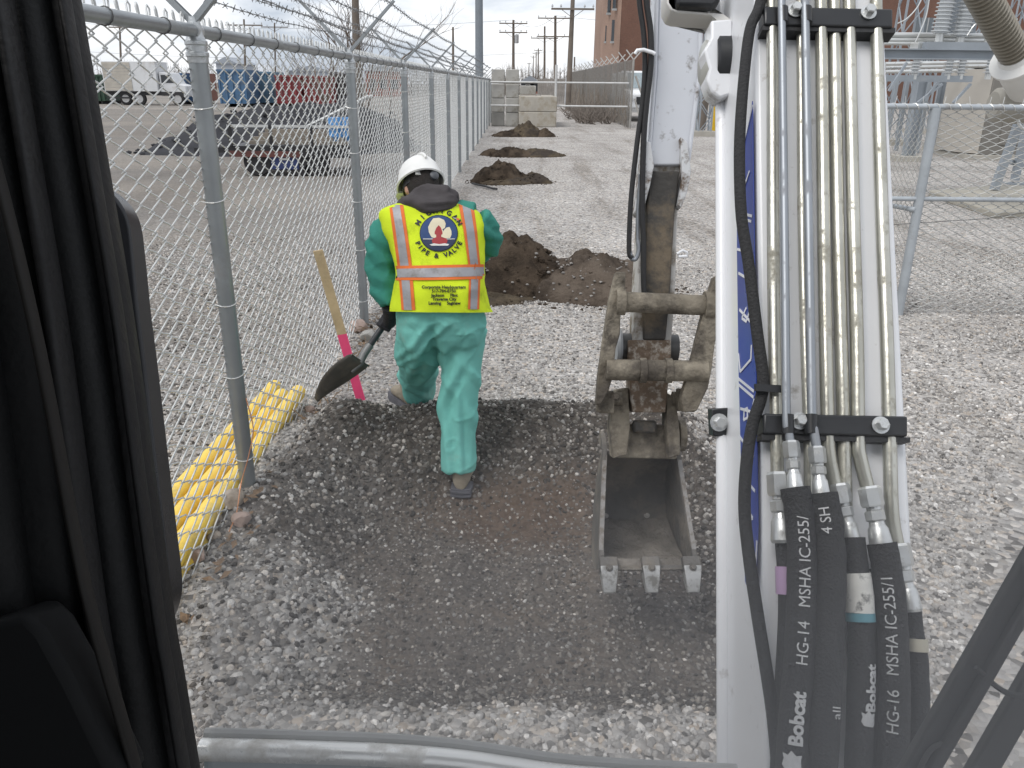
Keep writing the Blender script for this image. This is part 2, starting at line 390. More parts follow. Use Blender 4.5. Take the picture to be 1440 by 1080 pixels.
def scatter(name, mesh, dens_attr, base_density, size, label, seed=0, kind='stuff', parent=None):
    """stones strewn over a surface; density and size from float attributes on the mesh"""
    o = bpy.data.objects.new(name, mesh); COL.objects.link(o)
    ng = bpy.data.node_groups.new(name, 'GeometryNodeTree')
    ng.interface.new_socket('Geometry', in_out='INPUT', socket_type='NodeSocketGeometry')
    ng.interface.new_socket('Geometry', in_out='OUTPUT', socket_type='NodeSocketGeometry')
    n = ng.nodes; l = ng.links
    gi = n.new('NodeGroupInput'); go = n.new('NodeGroupOutput')
    dp = n.new('GeometryNodeDistributePointsOnFaces'); dp.distribute_method = 'RANDOM'
    da = n.new('GeometryNodeInputNamedAttribute'); da.data_type = 'FLOAT'; da.inputs[0].default_value = dens_attr
    mu = n.new('ShaderNodeMath'); mu.operation = 'MULTIPLY'; mu.inputs[1].default_value = base_density
    l.new(da.outputs[0], mu.inputs[0]); l.new(mu.outputs[0], dp.inputs['Density']); dp.inputs['Seed'].default_value = seed
    l.new(gi.outputs[0], dp.inputs[0])
    st = n.new('GeometryNodeStoreNamedAttribute'); st.data_type = 'FLOAT'; st.domain = 'POINT'; st.inputs['Name'].default_value = 'rnd'
    rv = n.new('FunctionNodeRandomValue'); rv.data_type = 'FLOAT'; rv.inputs['Seed'].default_value = seed + 1
    l.new(rv.outputs[1], st.inputs['Value']); l.new(dp.outputs[0], st.inputs[0])
    ip = n.new('GeometryNodeInstanceOnPoints'); l.new(st.outputs[0], ip.inputs['Points'])
    ci = n.new('GeometryNodeCollectionInfo'); ci.inputs[0].default_value = stones_col; ci.inputs['Separate Children'].default_value = True
    ci.inputs['Reset Children'].default_value = True
    l.new(ci.outputs[0], ip.inputs['Instance']); ip.inputs['Pick Instance'].default_value = True
    rr = n.new('FunctionNodeRandomValue'); rr.data_type = 'FLOAT_VECTOR'; rr.inputs[1].default_value = (6.3, 6.3, 6.3); rr.inputs['Seed'].default_value = seed + 2
    l.new(rr.outputs[0], ip.inputs['Rotation'])
    rs = n.new('FunctionNodeRandomValue'); rs.data_type = 'FLOAT'; rs.inputs[2].default_value = 0.0; rs.inputs[3].default_value = 1.0; rs.inputs['Seed'].default_value = seed + 3
    pw = n.new('ShaderNodeMath'); pw.operation = 'POWER'; pw.inputs[1].default_value = 2.2; l.new(rs.outputs[1], pw.inputs[0])
    ms = n.new('ShaderNodeMapRange'); ms.inputs[3].default_value = size[0]; ms.inputs[4].default_value = size[1]; l.new(pw.outputs[0], ms.inputs[0])
    sa = n.new('GeometryNodeInputNamedAttribute'); sa.data_type = 'FLOAT'; sa.inputs[0].default_value = 'ssize'
    m2 = n.new('ShaderNodeMath'); m2.operation = 'MULTIPLY'; l.new(ms.outputs[0], m2.inputs[0]); l.new(sa.outputs[0], m2.inputs[1])
    l.new(m2.outputs[0], ip.inputs['Scale'])
    l.new(ip.outputs[0], go.inputs[0])
    md = o.modifiers.new('scatter', 'NODES'); md.node_group = ng
    if parent is not None: o.parent = parent
    return tag(o, label, None, None, kind)

def patch(name, xs, ys, dens, ssize):
    me = bpy.data.meshes.new(name); n = len(xs); pts = [(x, y, height(x, y) - 0.002) for y in ys for x in xs]
    me.from_pydata(pts, [], [(j * n + i, j * n + i + 1, (j + 1) * n + i + 1, (j + 1) * n + i) for j in range(len(ys) - 1) for i in range(n - 1)])
    for nm, fn in (('wet', wetness), ('earth', earth), ('dens', dens), ('ssize', ssize)):
        at = me.attributes.new(nm, 'FLOAT', 'POINT'); at.data.foreach_set('value', [fn(p[0], p[1]) for p in pts])
    return me
def in_view(x, y):
    u = x / max(y * .93, .3); return 1.0 if -0.75 < u < 0.74 else 0.0
def dens_near(x, y):
    e = earth(x, y); d = (1 + 0.7 * e) * (1 - .55 * bare(x, y))
    return d * in_view(x, y)
def size_near(x, y): return (1 - 0.42 * earth(x, y)) * (1.0 + 0.12 * smoothstep(2.6, 1.6, y))
m_near = patch('gravel', axis([(-3.4, 3.7, .07)]), axis([(1.5, 5.2, .07)]), dens_near, size_near)
tag(scatter('gravel', m_near, 'dens', 2900, (.0078, .0225), 'loose grey gravel spread over the ground by the bucket', 1), cat='gravel')
m_mid = patch('gravel', axis([(-6, 7.0, .25)]), axis([(5.2, 11.0, .25)]), lambda x, y: in_view(x, y) * (1 - smoothstep(8.5, 11, y)), lambda x, y: 1.0)
tag(scatter('gravel', m_mid, 'dens', 1700, (.009, .021), 'pale gravel spread between the fence and the dirt pile', 5), cat='gravel')
# ================================================================ CHAIN LINK FENCES
M_galv = mat('galvanised_steel', (.30, .32, .33), .40, .65, .10, 5, .05, 90, dirt=(.25, .25, .245), dirt_amt=.25, dirt_scale=3)
M_wire = mat('zinc_wire', (.64, .65, .64), .45, .25, .10, 20)
M_old = mat('weathered_wire', (.30, .285, .265), .7, .25, .25, 6)
M_barb = mat('barbed_wire_steel', (.23, .235, .24), .55, .6, .2, 9)
M_tie = mat('aluminium_tie', (.66, .66, .64), .35, .6, .05, 30)
M_tied = mat('dark_tie_wire', (.12, .12, .12), .5, .5, .1, 30)
def fabric(length, zlo, zhi, w=.075, r=.0038, knuckle=True, depth=.004, stray=0.004):
    """interlocked zigzag wires of a chain-link panel, running along +Y from 0"""
    mb = MB(); n = int(round(length / w)); w = length / n; hp = w * .5; o = w * .07
    rows = int((zhi - zlo) / hp)
    for k in range(n):
        y0 = k * w - o; y1 = (k + 1) * w + o; path = []; jx = random.uniform(-stray, stray)
        for j in range(rows + 1):
            z = zlo + j * hp; left = (j + k) % 2 == 0
            yy = (y0 if left else y1) + random.uniform(-.0012, .0012)
            s = 1 if left else -1
            path.append((jx - depth * s, yy, z - hp * .10)); path.append((jx + depth * s, yy, z + hp * .10))
        if knuckle:
            zt = path[-1][2]; yy = path[-1][1]; d = (y1 - y0) * (1 if (rows + k) % 2 == 0 else -1)
            path += [(0.002, yy + d * .42, zt + .03), (0.0, yy + d * .44, zt + .058), (.0, yy + d * .55, zt + .068), (.003, yy + d * .68, zt + .056), (.004, yy + d * .62, zt + .036)]
        mb.tube(path, r, 4, caps=False)
    return mb
PITCHF = 3.1; Y0F = 3.38; RAILZ = 2.08
fence = thing('chain_link_fence', (FX, Y0F, 0), 'tall new galvanized chain-link fence with barbed wire arms along the worker\'s left', 'fence')
fab = fabric(PITCHF, 0.03, RAILZ + .005); fmesh = fab.mesh('chain_link_panel', fix=False); fmesh.materials.append(M_wire)
fmesh.polygons.foreach_set('use_smooth', [True] * len(fmesh.polygons))
NB = 13
for i in range(-2, NB):
    o = bpy.data.objects.new('chain_link_panel', fmesh); COL.objects.link(o); o.parent = fence
    o.location = (-.032, i * PITCHF, 0); tag(o, kind='stuff')
# posts
mb = MB(); mb.cyl((0, 0, -.3), (0, 0, RAILZ - .03), .0365, n=20)
pmesh = mb.mesh('post'); pmesh.materials.append(M_galv); pmesh.shade_smooth(); pmesh.set_sharp_from_angle(angle=R(40))
mb = MB()      # post top casting: sleeve with two rings, eye for the rail
mb.lathe((0, 0, RAILZ - .115), (0, 0, 1), [(0, .0395), (.02, .0405), (.024, .044), (.036, .044), (.04, .0395), (.062, .0395), (.066, .043), (.078, .043), (.082, .038), (.10, .031), (.135, .026), (.165, .022)], 20)
mb.tube([(0, -.03, RAILZ), (0, .03, RAILZ)], .0285, 16)
cmesh = mb.mesh('post_cap'); cmesh.materials.append(mat('cast_zinc', (.50, .52, .53), .38, .6, .1, 14, .15, 60)); cmesh.shade_smooth(); cmesh.set_sharp_from_angle(angle=R(35))
def arm_mesh(s):
    mb = MB(); d = Vector((s * .70, 0, .714)); p0 = Vector((s * .005, 0, RAILZ + .02)); p1 = p0 + d * .50
    a = Vector((0, 1, 0)); b = Vector((-s * .714, 0, .70))
    # channel section: web and two flanges, tapering
    for (oa, ob, wa, wb) in ((0, 0, .034, .004), (-.017, .010, .004, .022), (.017, .010, .004, .022)):
        c = [p0 + a * oa + b * ob, p1 + a * oa * .7 + b * ob]
        rg = []
        for q, sc in ((c[0], 1.0), (c[1], .72)):
            rg.append([q + a * wa * .5 * sc + b * wb * .5 * sc, q - a * wa * .5 * sc + b * wb * .5 * sc, q - a * wa * .5 * sc - b * wb * .5 * sc, q + a * wa * .5 * sc - b * wb * .5 * sc])
        mb.loft(rg)
    me = mb.mesh('barb_arm'); me.materials.append(M_galv); return me
arms = [arm_mesh(-1), arm_mesh(1)]
mb = MB()
pts = [(-.052 if abs(t) > 2.4 else math.cos(t) * .039, math.sin(t) * .039, .008 * math.sin(t)) for t in [R(a) for a in range(-150, 151, 25)]]
pts = [(-.055, -.08, 0), (-.06, -.055, -.015)] + pts + [(-.06, .055, .015), (-.055, .075, 0)]
mb.tube(pts, .0026, 5)
tmesh = mb.mesh('tie_wire'); tmesh.materials.append(M_tie)
for i in range(-1, NB + 1):
    for nm, me in (('post', pmesh), ('post_cap', cmesh), ('barb_arm', arms[0]), ('barb_arm', arms[1])):
        o = bpy.data.objects.new(nm, me); COL.objects.link(o); o.parent = fence; o.location = (0, i * PITCHF, 0)
        if nm == 'post': o.rotation_euler = (0, 0, random.uniform(0, 6))
    for z in (.22, .62, 1.02, 1.42, 1.78):
        if i > 7: continue
        o = bpy.data.objects.new('tie_wire', tmesh); COL.objects.link(o); o.parent = fence
        o.location = (0, i * PITCHF, z + random.uniform(-.06, .06)); o.rotation_euler = (0, random.uniform(-.12, .12), 0)
# top rail and its ties
for i in range(-1, NB):
    mb = MB(); mb.cyl((0, i * PITCHF + .028, RAILZ), (0, (i + 1) * PITCHF - .028, RAILZ), .0245, n=16)
    o = mb.build('top_rail', M_galv, None); o.parent = fence; tag(o)
    mb = MB()
    for k in range(7):
        y = i * PITCHF + .25 + k * .43 + random.uniform(-.05, .05)
        mb.tube([(math.cos(R(a)) * .0275 - (.02 if 120 < a < 240 else 0), y + .006 * math.sin(R(a)), RAILZ + math.sin(R(a)) * .0275) for a in range(0, 360, 30)], .0022, 5, closed=True)
    o = mb.build('rail_tie', M_tied, None, kind='stuff'); o.parent = fence
# barbed wire: three strands a side
for s in (-1, 1):
    for k, f in enumerate((.18, .32, .46)):
        mb = MB(); path = []; path2 = []
        for i in range(-1, NB):
            for q in range(10):
                t = q / 10; sag = .018 * (t * (1 - t) * 4)
                path.append(Vector((s * (.70 * f), (i + t) * PITCHF, RAILZ + .02 + .714 * f + .016 - sag + random.uniform(-.003, .003))))
        mb.tube(path, .0027, 4, caps=False)
        y = -1 * PITCHF
        while y < 9 * PITCHF:
            i0 = (y / PITCHF + 1) * 10; j = int(i0); a = path[j].lerp(path[min(j + 1, len(path) - 1)], i0 - j)
            ang = random.uniform(0, 3.14)
            for q in (0, 1):
                d = Vector((math.cos(ang + q * 1.57), random.uniform(-.4, .4), math.sin(ang + q * 1.57))) * .019
                mb.tube([a - d, a + d], .0022, 3, caps=False)
            mb.ico(a, .0066, 1)
            y += .125
        o = mb.build('barbed_wire_strand', M_barb, None, fix=False); o.parent = fence

# ---------------------------------------------------------------- substation fence on the right
SY = 6.95
sub = thing('substation_fence', (3.44, SY, 0), 'low weathered chain-link fence with tubular rails in front of the substation', 'fence')
M_grail = mat('painted_rail', (.40, .43, .455), .5, .35, .12, 6, dirt=(.28, .28, .28), dirt_amt=.2)
fab = fabric(3.0, 0.03, 1.76, w=.064, r=.0034, knuckle=False); f2 = fab.mesh('chain_link_panel', fix=False); f2.materials.append(mat('dull_wire', (.52, .52, .50), .55, .4, .2, 6))
f2.polygons.foreach_set('use_smooth', [True] * len(f2.polygons))
for i in range(-1, 4):
    o = bpy.data.objects.new('chain_link_panel', f2); COL.objects.link(o); o.parent = sub; tag(o, kind='stuff')
    o.rotation_euler.z = -math.pi / 2; o.location = (i * 3.0 + (2.1 if i == -1 else 0), .035, 0)
    if i == -1: o.scale = (1, .30, 1)
for i in range(-1, 5):
    x = i * 3.0 if i >= 0 else -.90
    mb = MB(); mb.cyl((x, 0, -.2), (x, 0, 1.75), .040 if i < 1 else .03, n=18)
    o = mb.build('post', M_grail, None); o.parent = sub
for z, r in ((1.76, .022), (1.02, .020)):
    mb = MB(); mb.cyl((-.90, .0, z), (12.0, .0, z), r, n=14); o = mb.build('rail', M_grail, None); o.parent = sub
mb = MB()      # wire lashed in a spiral round the rail
mb.tube([(-.90 + k * .0125, math.cos(k * .9) * .025, 1.76 + math.sin(k * .9) * .025) for k in range(0, 420)], .004, 5); o = mb.build('lashing_wire', M_tie, None); o.parent = sub
mb = MB(); mb.cyl((-.04, 0, .93), (-.72, 1.2, .98), .021, n=14); mb.lathe((-.02, -.02, .93), (-.5, .85, 0), [(0, .026), (.05, .026)], 14)
o = mb.build('brace_rail', M_grail, None); o.parent = sub
mb = MB()
for k in range(60):
    x = -.6 + k * .13 + random.uniform(-.03, .03); mb.tube([(x, .035, 1.75), (x + random.uniform(-.02, .02), .035 + random.uniform(-.02, .02), 1.84)], .0022, 4)
o = mb.build('wire_end', M_tie, None, kind='stuff'); o.parent = sub
mb = MB(); mb.tube([(-.5, -.01, .78), (.6, .0, .86), (1.8, .01, 1.06), (3.0, 0, 1.3)], .003, 5); o = mb.build('loose_wire', M_tied, None); o.parent = sub

# ---------------------------------------------------------------- far frames and old fence
FY = 40.0
gate = thing('pipe_gate_frame', (2.0, FY, 0), 'bare pipe frame with two rails crossing the lane beside the concrete blocks', 'gate frame')
M_pale = mat('pale_pipe', (.56, .56, .55), .5, .3, .1, 6)
for z in (1.98, .95):
    mb = MB(); mb.cyl((FX + .1, FY, z), (5.3, FY, z), .04, n=10); mb.build('rail', M_pale, gate)
mb = MB(); mb.cyl((1.9, FY, 0), (1.9, FY, 2.75), .06, n=10); mb.build('post', M_pale, gate)
oldf = thing('old_chain_link_fence', (5.4, FY, 0), 'tall rusty-grey old chain-link fence with vines running back beside the lane', 'fence')
fab = fabric(3.0, 0.0, 3.0, w=.085, r=.0065, knuckle=False); f3 = fab.mesh('chain_link_panel', fix=False); f3.materials.append(M_old)
for i in range(0, 15):
    o = bpy.data.objects.new('chain_link_panel', f3); COL.objects.link(o); o.parent = oldf; o.location = (0, i * 3.0, 0); tag(o, kind='stuff')
for i in range(0, 16):
    mb = MB(); mb.cyl((.06, i * 3.0, 0), (.06, i * 3.0, 3.0), .05, n=8)
    o = mb.build('post', mat('old_pole', (.33, .32, .30), .7, .3, .2, 3), None); o.parent = oldf
    mb = MB(); mb.bar((.06, i * 3, 3.0), (.42, i * 3, 3.42), .05); mb.bar((.06, i * 3, 3.0), (-.30, i * 3, 3.42), .05)
    o = mb.build('barb_arm', mat('pale_arm', (.5, .49, .47), .6, .3, .1, 3), None); o.parent = oldf
mb = MB()
for k in range(700):       # dead vines and stalks tangled in the mesh
    y = random.uniform(0, 45); z = random.uniform(0, 1.4) * random.random(); h = random.uniform(.4, 2.6) * (0.4 + .6 * abs(nz(0, y, .5, 3)) * 2)
    p = [Vector((random.uniform(-.08, .08), y, z))]
    for q in range(4): p.append(p[-1] + Vector((random.uniform(-.05, .05), random.uniform(-.15, .15), h / 4)))
    mb.tube(p, [.016, .014, .011, .008, .004], 3, caps=False)
o = mb.build('dead_vine', mat('dead_vine', (.20, .17, .14), .9, 0, .35, 3), None, kind='stuff', fix=False); o.parent = oldf
for (x, y, tz, lean) in ((5.6, FY - .3, 2.9, .25), (6.0, FY - .1, 2.1, .55)):
    pass
brace = thing('leaning_pipe_prop', (6.2, FY - .3, 0), 'thin pipe prop leaning against the end post of the old fence', 'pipe')
mb = MB(); mb.cyl((6.5, FY - .4, 0), (5.6, FY + .02, 2.3), .045, n=8); mb.build('pipe', M_old, brace)
mb = MB(); mb.cyl((6.0, FY - .5, 0), (5.62, FY + .02, 1.3), .04, n=8); mb.build('cross_pipe', M_old, brace)
slat = thing('slatted_fence', (4.0, 88, 0), 'pale slatted privacy fence closing the far end of the lane', 'fence')
mb = MB(); mb.box((3.9, 88.06, 1.25), (.1, .1, 2.5)); mb.box((7.5, 88.06, 1.25), (.1, .1, 2.5)); mb.box((5.7, 88.07, 2.3), (7, .06, .08)); mb.box((5.7, 88.07, .4), (7, .06, .08))
mb.build('frame', M_pale, slat)
mslat = [mat('slat_grey', (.40, .41, .42), .7, 0, .15, 2), mat('slat_brown', (.24, .22, .20), .8, 0, .2, 2)]
for k in range(34):
    x = 2.4 + k * .2; mb = MB(); mb.box((x, 88, 1.25 + random.uniform(-.02, .02)), (.185, .03, 2.4)); mb.build('slat', mslat[0 if x > 5 else 1], slat)
# ================================================================ DIRT PILES
def pile_mat(name, a, b, c):
    m = mat(name, a, .95, 0, .2, 7, 1.0, 38, col2=b, dirt=c, dirt_amt=.42, dirt_scale=2.2, spec=.15); return m
M_soil = pile_mat('dark_topsoil', (.025, .019, .014), (.058, .043, .031), (.085, .064, .046))
M_clay = pile_mat('brown_subsoil', (.065, .052, .036), (.125, .098, .066), (.05, .041, .034))
M_gsoil = pile_mat('gravelly_soil', (.036, .028, .022), (.068, .053, .041), (.11, .088, .070))
def pile(label, x, y, humps, lobes_m, clods=60, rnd=1, group='spoil piles along the fence', nstone=0):
    t = thing('spoil_pile', (x, y, 0), label, 'dirt pile', group)
    random.seed(rnd)
    for k, (hx, hy, rx, ry, h, m) in enumerate(humps):
        n = 40; rings = 16; vs = [(hx, hy, h)]; fs = []
        mb = MB()
        for i in range(1, rings + 1):
            f = i / rings
            for j in range(n):
                a = 2 * math.pi * j / n; wob = 1 + .22 * noise.noise(Vector((math.cos(a) * 1.4 + rnd, math.sin(a) * 1.4, k * 3.1)))
                px = math.cos(a) * rx * f * wob; py = math.sin(a) * ry * f * wob
                zz = h * (max(0, 1 - f ** 1.5)) ** .85
                q = Vector((x * 3 + px * 5, y + py * 5, rnd)); q2 = q * 3.2; q3 = q * 8
                dz = (noise.noise(q) * .22 + noise.noise(q2) * .15 + noise.noise(q3) * .07) * h * (1 - f ** 4) * 1.0
                vs.append((hx + px + .03 * noise.noise(q2 + Vector((9, 0, 0))), hy + py, max(-.03, zz + dz) if f < 1 else -.04))
        for j in range(n): fs.append((0, 1 + j, 1 + (j + 1) % n))
        for i in range(rings - 1):
            for j in range(n):
                fs.append((1 + i * n + j, 1 + (i + 1) * n + j, 1 + (i + 1) * n + (j + 1) % n, 1 + i * n + (j + 1) % n))
        mb.add([Vector((x, y, 0)) + Vector(v) for v in vs], fs); mb.build('mound', m, t, angle=70)
        # loose clods on and around it
        mc = MB()
        for _ in range(clods):
            a = random.uniform(0, 6.28); f = math.sqrt(random.random()) * 1.30
            px = math.cos(a) * rx * f; py = math.sin(a) * ry * f; zz = h * max(0, 1 - f ** 1.5) ** .85 if f < 1 else 0
            r = random.uniform(.008, .040) * (h / .35) ** .5 * random.uniform(.5, 1)
            mc.ico(Vector((x + hx + px, y + hy + py, zz + r * .1)), r, 1, .22, (1, random.uniform(.6, 1), random.uniform(.5, .9)), Matrix.Rotation(random.uniform(0, 6), 3, 'Z'))
        mc.build('clod', m, t, smooth=False, kind='stuff', fix=False)
    if nstone:
        mc = MB()
        for _ in range(nstone):
            hx, hy, rx, ry, h, m = humps[1] if random.random() < .8 else humps[0]
            a = random.uniform(0, 6.28); f = math.sqrt(random.random()) * 1.15; zz = h * max(0, 1 - f ** 1.5) ** .85 if f < 1 else 0
            r = random.uniform(.008, .022); mc.ico(Vector((x + hx + math.cos(a) * rx * f, y + hy + math.sin(a) * ry * f, zz + r * .6)), r, 1, .2, (1, .8, .6))
        mc.build('pebble', mat('pile_pebble', (.22, .205, .19), .9, 0, .4, 30), t, smooth=False, kind='stuff', fix=False)
    random.seed(rnd + 50); return t
p = pile('dark earth and gravel pile nearest the worker, beside his right arm', .38, 7.75,
     [(-.33, .12, .62, .55, .50, M_soil), (.40, .0, .76, .62, .36, M_gsoil), (-.62, -.42, .42, .30, .07, M_clay)], None, 260, 3, nstone=420)
pile('rounded brown dirt pile with a small second heap, second from the worker', -.10, 17.0,
     [(-.18, .0, .58, .45, .40, M_soil), (.50, -.05, .38, .32, .20, M_clay), (-.1, -.25, .62, .3, .14, M_clay)], None, 130, 5)
pile('low spread-out dark dirt pile, third from the worker', .25, 23.4,
     [(-.3, .0, .66, .5, .24, M_soil), (.45, .1, .80, .5, .20, M_clay), (-.85, .2, .35, .3, .18, M_soil)], None, 130, 8)
pile('farthest tan dirt pile in front of the concrete blocks', .35, 32.5,
     [(.12, .1, .68, .6, .50, M_clay), (.78, .0, .44, .4, .28, M_soil), (-.5, .0, .80, .55, .22, M_soil)], None, 130, 11)
random.seed(21)
# ================================================================ CONCRETE BLOCKS
M_conc = mat('cast_concrete', (.38, .37, .345), .9, 0, .14, 2.5, .25, 25, dirt=(.25, .235, .205), dirt_amt=.30, dirt_scale=1.5)
M_conc2 = mat('warm_concrete', (.38, .355, .31), .9, 0, .14, 2.5, .25, 25, dirt=(.27, .235, .18), dirt_amt=.32, dirt_scale=1.3)
M_conc3 = mat('dark_concrete', (.21, .205, .19), .9, 0, .2, 2.5, .25, 25)  # darker tone for the lowest block of the left stack
def block(c, size, m, label, group, key=True):
    c = Vector(c); t = thing('concrete_block', c - Vector((0, 0, size[2] / 2)), label, 'concrete block', group)
    mb = MB(); mb.box(c, size, Matrix.Rotation(random.uniform(-.015, .015), 3, 'Z')); mb.build('block_body', m, t, bevel=.035)
    mb = MB(); a = [c + Vector((dx, 0, size[2] / 2 + dz)) for dx, dz in ((-.12, -.06), (-.11, .035), (0, .06), (.11, .035), (.12, -.06))]
    if key: mb.tube(bez(a, 4), .012, 6); mb.build('lifting_loop', M_old, t)
rown = ('bottom', 'second', 'third', 'top')
for cidx, cx in enumerate((-.80, -.13)):
    for k in range(4):
        block((cx, 40.45 + random.uniform(-.03, .03), .32 + k * .635), (.62, .62, .625), M_conc3 if (k == 0 and cidx == 0) else M_conc,
              f'{rown[k]} block of the {"left" if cidx == 0 else "right"} stack in the tall concrete block wall', 'concrete blocks of the tall wall', k == 3)
for k in range(2):
    for r_ in range(4):
        where = ('front', 'second row', 'third row', 'rearmost')[r_]
        block((1.10 + random.uniform(-.04, .04), 40.35 + r_ * 1.35, .345 + k * .685), (1.75, 1.28, .675), M_conc2,
              f'{where} {"lower" if k == 0 else "upper"} long tan concrete block of the low stack', 'long blocks of the low stack', k == 1)
block((.62, 42.2, 1.62), (.8, .7, .42), M_conc, 'small pale concrete block lying on top of the low stack', 'long blocks of the low stack')

# ================================================================ UTILITY POLES
M_wood = mat('weathered_pole_wood', (.155, .13, .108), .9, 0, .25, 1.2, .2, 18)
M_pole = mat('blue_grey_painted_pole', (.20, .225, .25), .55, .2, .08, 2)
M_ins = mat('porcelain', (.42, .43, .44), .3, 0, .1, 8)
M_can = mat('transformer_grey', (.35, .36, .37), .5, 0, .1, 4)
def upole(px, base_y, y, top_py, dia, label, arms=(.5,), lean=0.0, armw=1.2, can=False, ptop=None):
    p0 = PY(px, base_y, y); p0.z = 0.0
    tp = PY(ptop if ptop is not None else px, top_py, y)
    t = thing('utility_pole', p0, label, 'utility pole', 'wooden utility poles')
    mb = MB(); mb.tube([p0, p0.lerp(tp, .5), tp], [dia * .62, dia * .55, dia * .42], 10); mb.build('shaft', M_wood, t)
    for a in arms:
        c = tp + Vector((0, -dia * .5 - .05, -a)); mb = MB(); mb.box(c, (armw * 2, .11, .13))
        mb.bar(c + Vector((-armw * .5, 0, -.06)), c + Vector((0, 0, -.6)), .04); mb.bar(c + Vector((armw * .5, 0, -.06)), c + Vector((0, 0, -.6)), .04)
        mb.build('crossarm', M_wood, t)
        for q in (-.95, -.55, .55, .95):
            mb = MB(); mb.lathe(c + Vector((q * armw, 0, .06)), (0, 0, 1), [(0, .02), (.06, .02), (.08, .07), (.14, .08), (.2, .05), (.26, .03)], 8); mb.build('insulator', M_ins, t)
    if can:
        c = tp + Vector((.42, -.15, -2.6)); mb = MB(); mb.lathe(c, (0, 0, 1), [(0, .2), (.02, .25), (.9, .25), (.95, .2), (1.05, .04)], 14); mb.build('transformer_can', M_can, t)
    return t, tp
wires = []
t_, a1 = upole(722, 112, 106, 28, .32, 'utility pole with two crossarms and a transformer can above the concrete blocks', (.4, 1.4), can=True, armw=1.7); wires.append(a1)
upole(766, 114, 128, 37, .30, 'utility pole with one crossarm left of the paired tall poles', (1.6,), armw=2.0)
t_, a2 = upole(781, 114, 105, 22, .34, 'tall utility pole with two crossarms, left neighbour of the leaning pole', (.3, 2.3), armw=2.1)
t_, a3 = upole(800, 112, 66, -12, .36, 'thick leaning utility pole nearest the brick building', (1.2,), armw=1.6, ptop=806)
upole(757, 114, 210, 68, .32, 'short far utility pole, rightmost of the distant row', (.5,), armw=1.0)
upole(754, 114, 250, 73, .32, 'far utility pole, second from right of the distant row', (.5,), armw=1.0)
upole(750, 114, 290, 78, .32, 'far utility pole, third from right of the distant row', (.5,), armw=1.0)
upole(744, 114, 340, 88, .32, 'farthest tiny utility pole at the left of the distant row', (.4,), armw=.8)
upole(808, 114, 150, 80, .3, 'short dark utility pole seen just above the old fence', (), armw=.8)
upole(637, 112, 92, 38, .24, 'thin utility pole behind the new fence, left of the grey steel pole', (), armw=.8)
upole(500, 110, 34, -25, .30, 'brown wooden pole standing by the bare tree behind the fence', (), armw=.8, ptop=499)
upole(343, 110, 95, 27, .22, 'utility pole with one crossarm above the blue dumpsters', (.6,), armw=2.0)
upole(386, 110, 130, 32, .24, 'utility pole with one crossarm above the red dumpsters', (.6,), armw=2.0)
upole(168, 112, 95, 30, .22, 'utility pole rising behind the white box truck', (.6,), armw=1.2)
sp = PY(674, 112, 62); sp.z = 0
st = thing('steel_pole', sp, 'smooth blue-grey steel monopole rising behind the far end of the fence', 'pole')
mb = MB(); mb.tube([sp, sp + Vector((0, 0, 14))], [.30, .24], 16); mb.build('shaft', M_pole, st)
mb = MB(); mb.lathe(sp, (0, 0, 1), [(0, .5), (.05, .5), (.06, .42), (.10, .42)], 16); mb.build('base_plate', M_pole, st)
pw = thing('overhead_line', (0, 106, 8), 'thin overhead power line sagging across the cloudy sky between the poles', 'power line')
for k, (p, q) in enumerate((((-60, 106, 8.6), a1), (a1, a2), (a2, (40, 100, 9.5)), ((-60, 110, 5.5), (a2.x, 105, 5.6)))):
    p = Vector(p); q = Vector(q); mb = MB(); mb.tube([p.lerp(q, i / 12) + Vector((0, 0, -1.0 * 4 * (i / 12) * (1 - i / 12))) for i in range(13)], .022, 4); mb.build('wire', mat('line_wire', (.25, .26, .27), .6, .3), pw)

# ================================================================ BARE TREES
M_bark = mat('bare_bark', (.15, .12, .098), .9, 0, .3, 4, .2, 20)
def bare_tree(base, h, label, seed, spread=.5, group='bare trees beyond the fence', trunks=1):
    rng = random.Random(seed); t = thing('bare_tree', base, label, 'tree', group)
    tr = MB(); cr = MB()
    def grow(p, d, ln, r, lev, mb):
        pts = [p]; q = p.copy(); dd = d.copy()
        for _ in range(4):
            dd = (dd + Vector((rng.gauss(0, .13), rng.gauss(0, .13), rng.gauss(.03, .08)))).normalized(); q = q + dd * ln / 4; pts.append(q.copy())
        mb.tube(pts, [r, r * .9, r * .78, r * .68, r * .55], 5 if lev < 2 else 3, caps=False)
        if lev >= 5 or r < .006: return
        for k in range(rng.choice((2, 3, 3)) if lev else 4):
            i = rng.choice((2, 3, 4)) if k else 4
            nd = (dd + Vector((rng.gauss(0, spread), rng.gauss(0, spread), rng.uniform(0, .35)))).normalized()
            grow(pts[i], nd, ln * rng.uniform(.6, .82), r * (.62 if k == 0 else rng.uniform(.35, .52)), lev + 1, cr)
    for k in range(trunks):
        grow(Vector(base) + Vector((rng.uniform(-.3, .3) * (trunks > 1), 0, -.05)), Vector((rng.gauss(0, .12), rng.gauss(0, .12), 1)).normalized(), h * .34, h * .016, 0, tr)
    tr.build('trunk', M_bark, t, fix=False); cr.build('crown', M_bark, t, fix=False, kind='stuff')
b = PY(512, 112, 36); b.z = 0; bare_tree(b, 6.2, 'large bare tree with fine branches standing behind the brown wooden pole', 4, .42, trunks=3)
b = PY(460, 112, 40); b.z = 0; bare_tree(b, 5.4, 'bare tree left of the brown wooden pole behind the fence', 9, .4, trunks=2)
b = PY(545, 112, 44); b.z = 0; bare_tree(b, 3.8, 'small bare tree right of the brown wooden pole behind the fence', 14, .45)
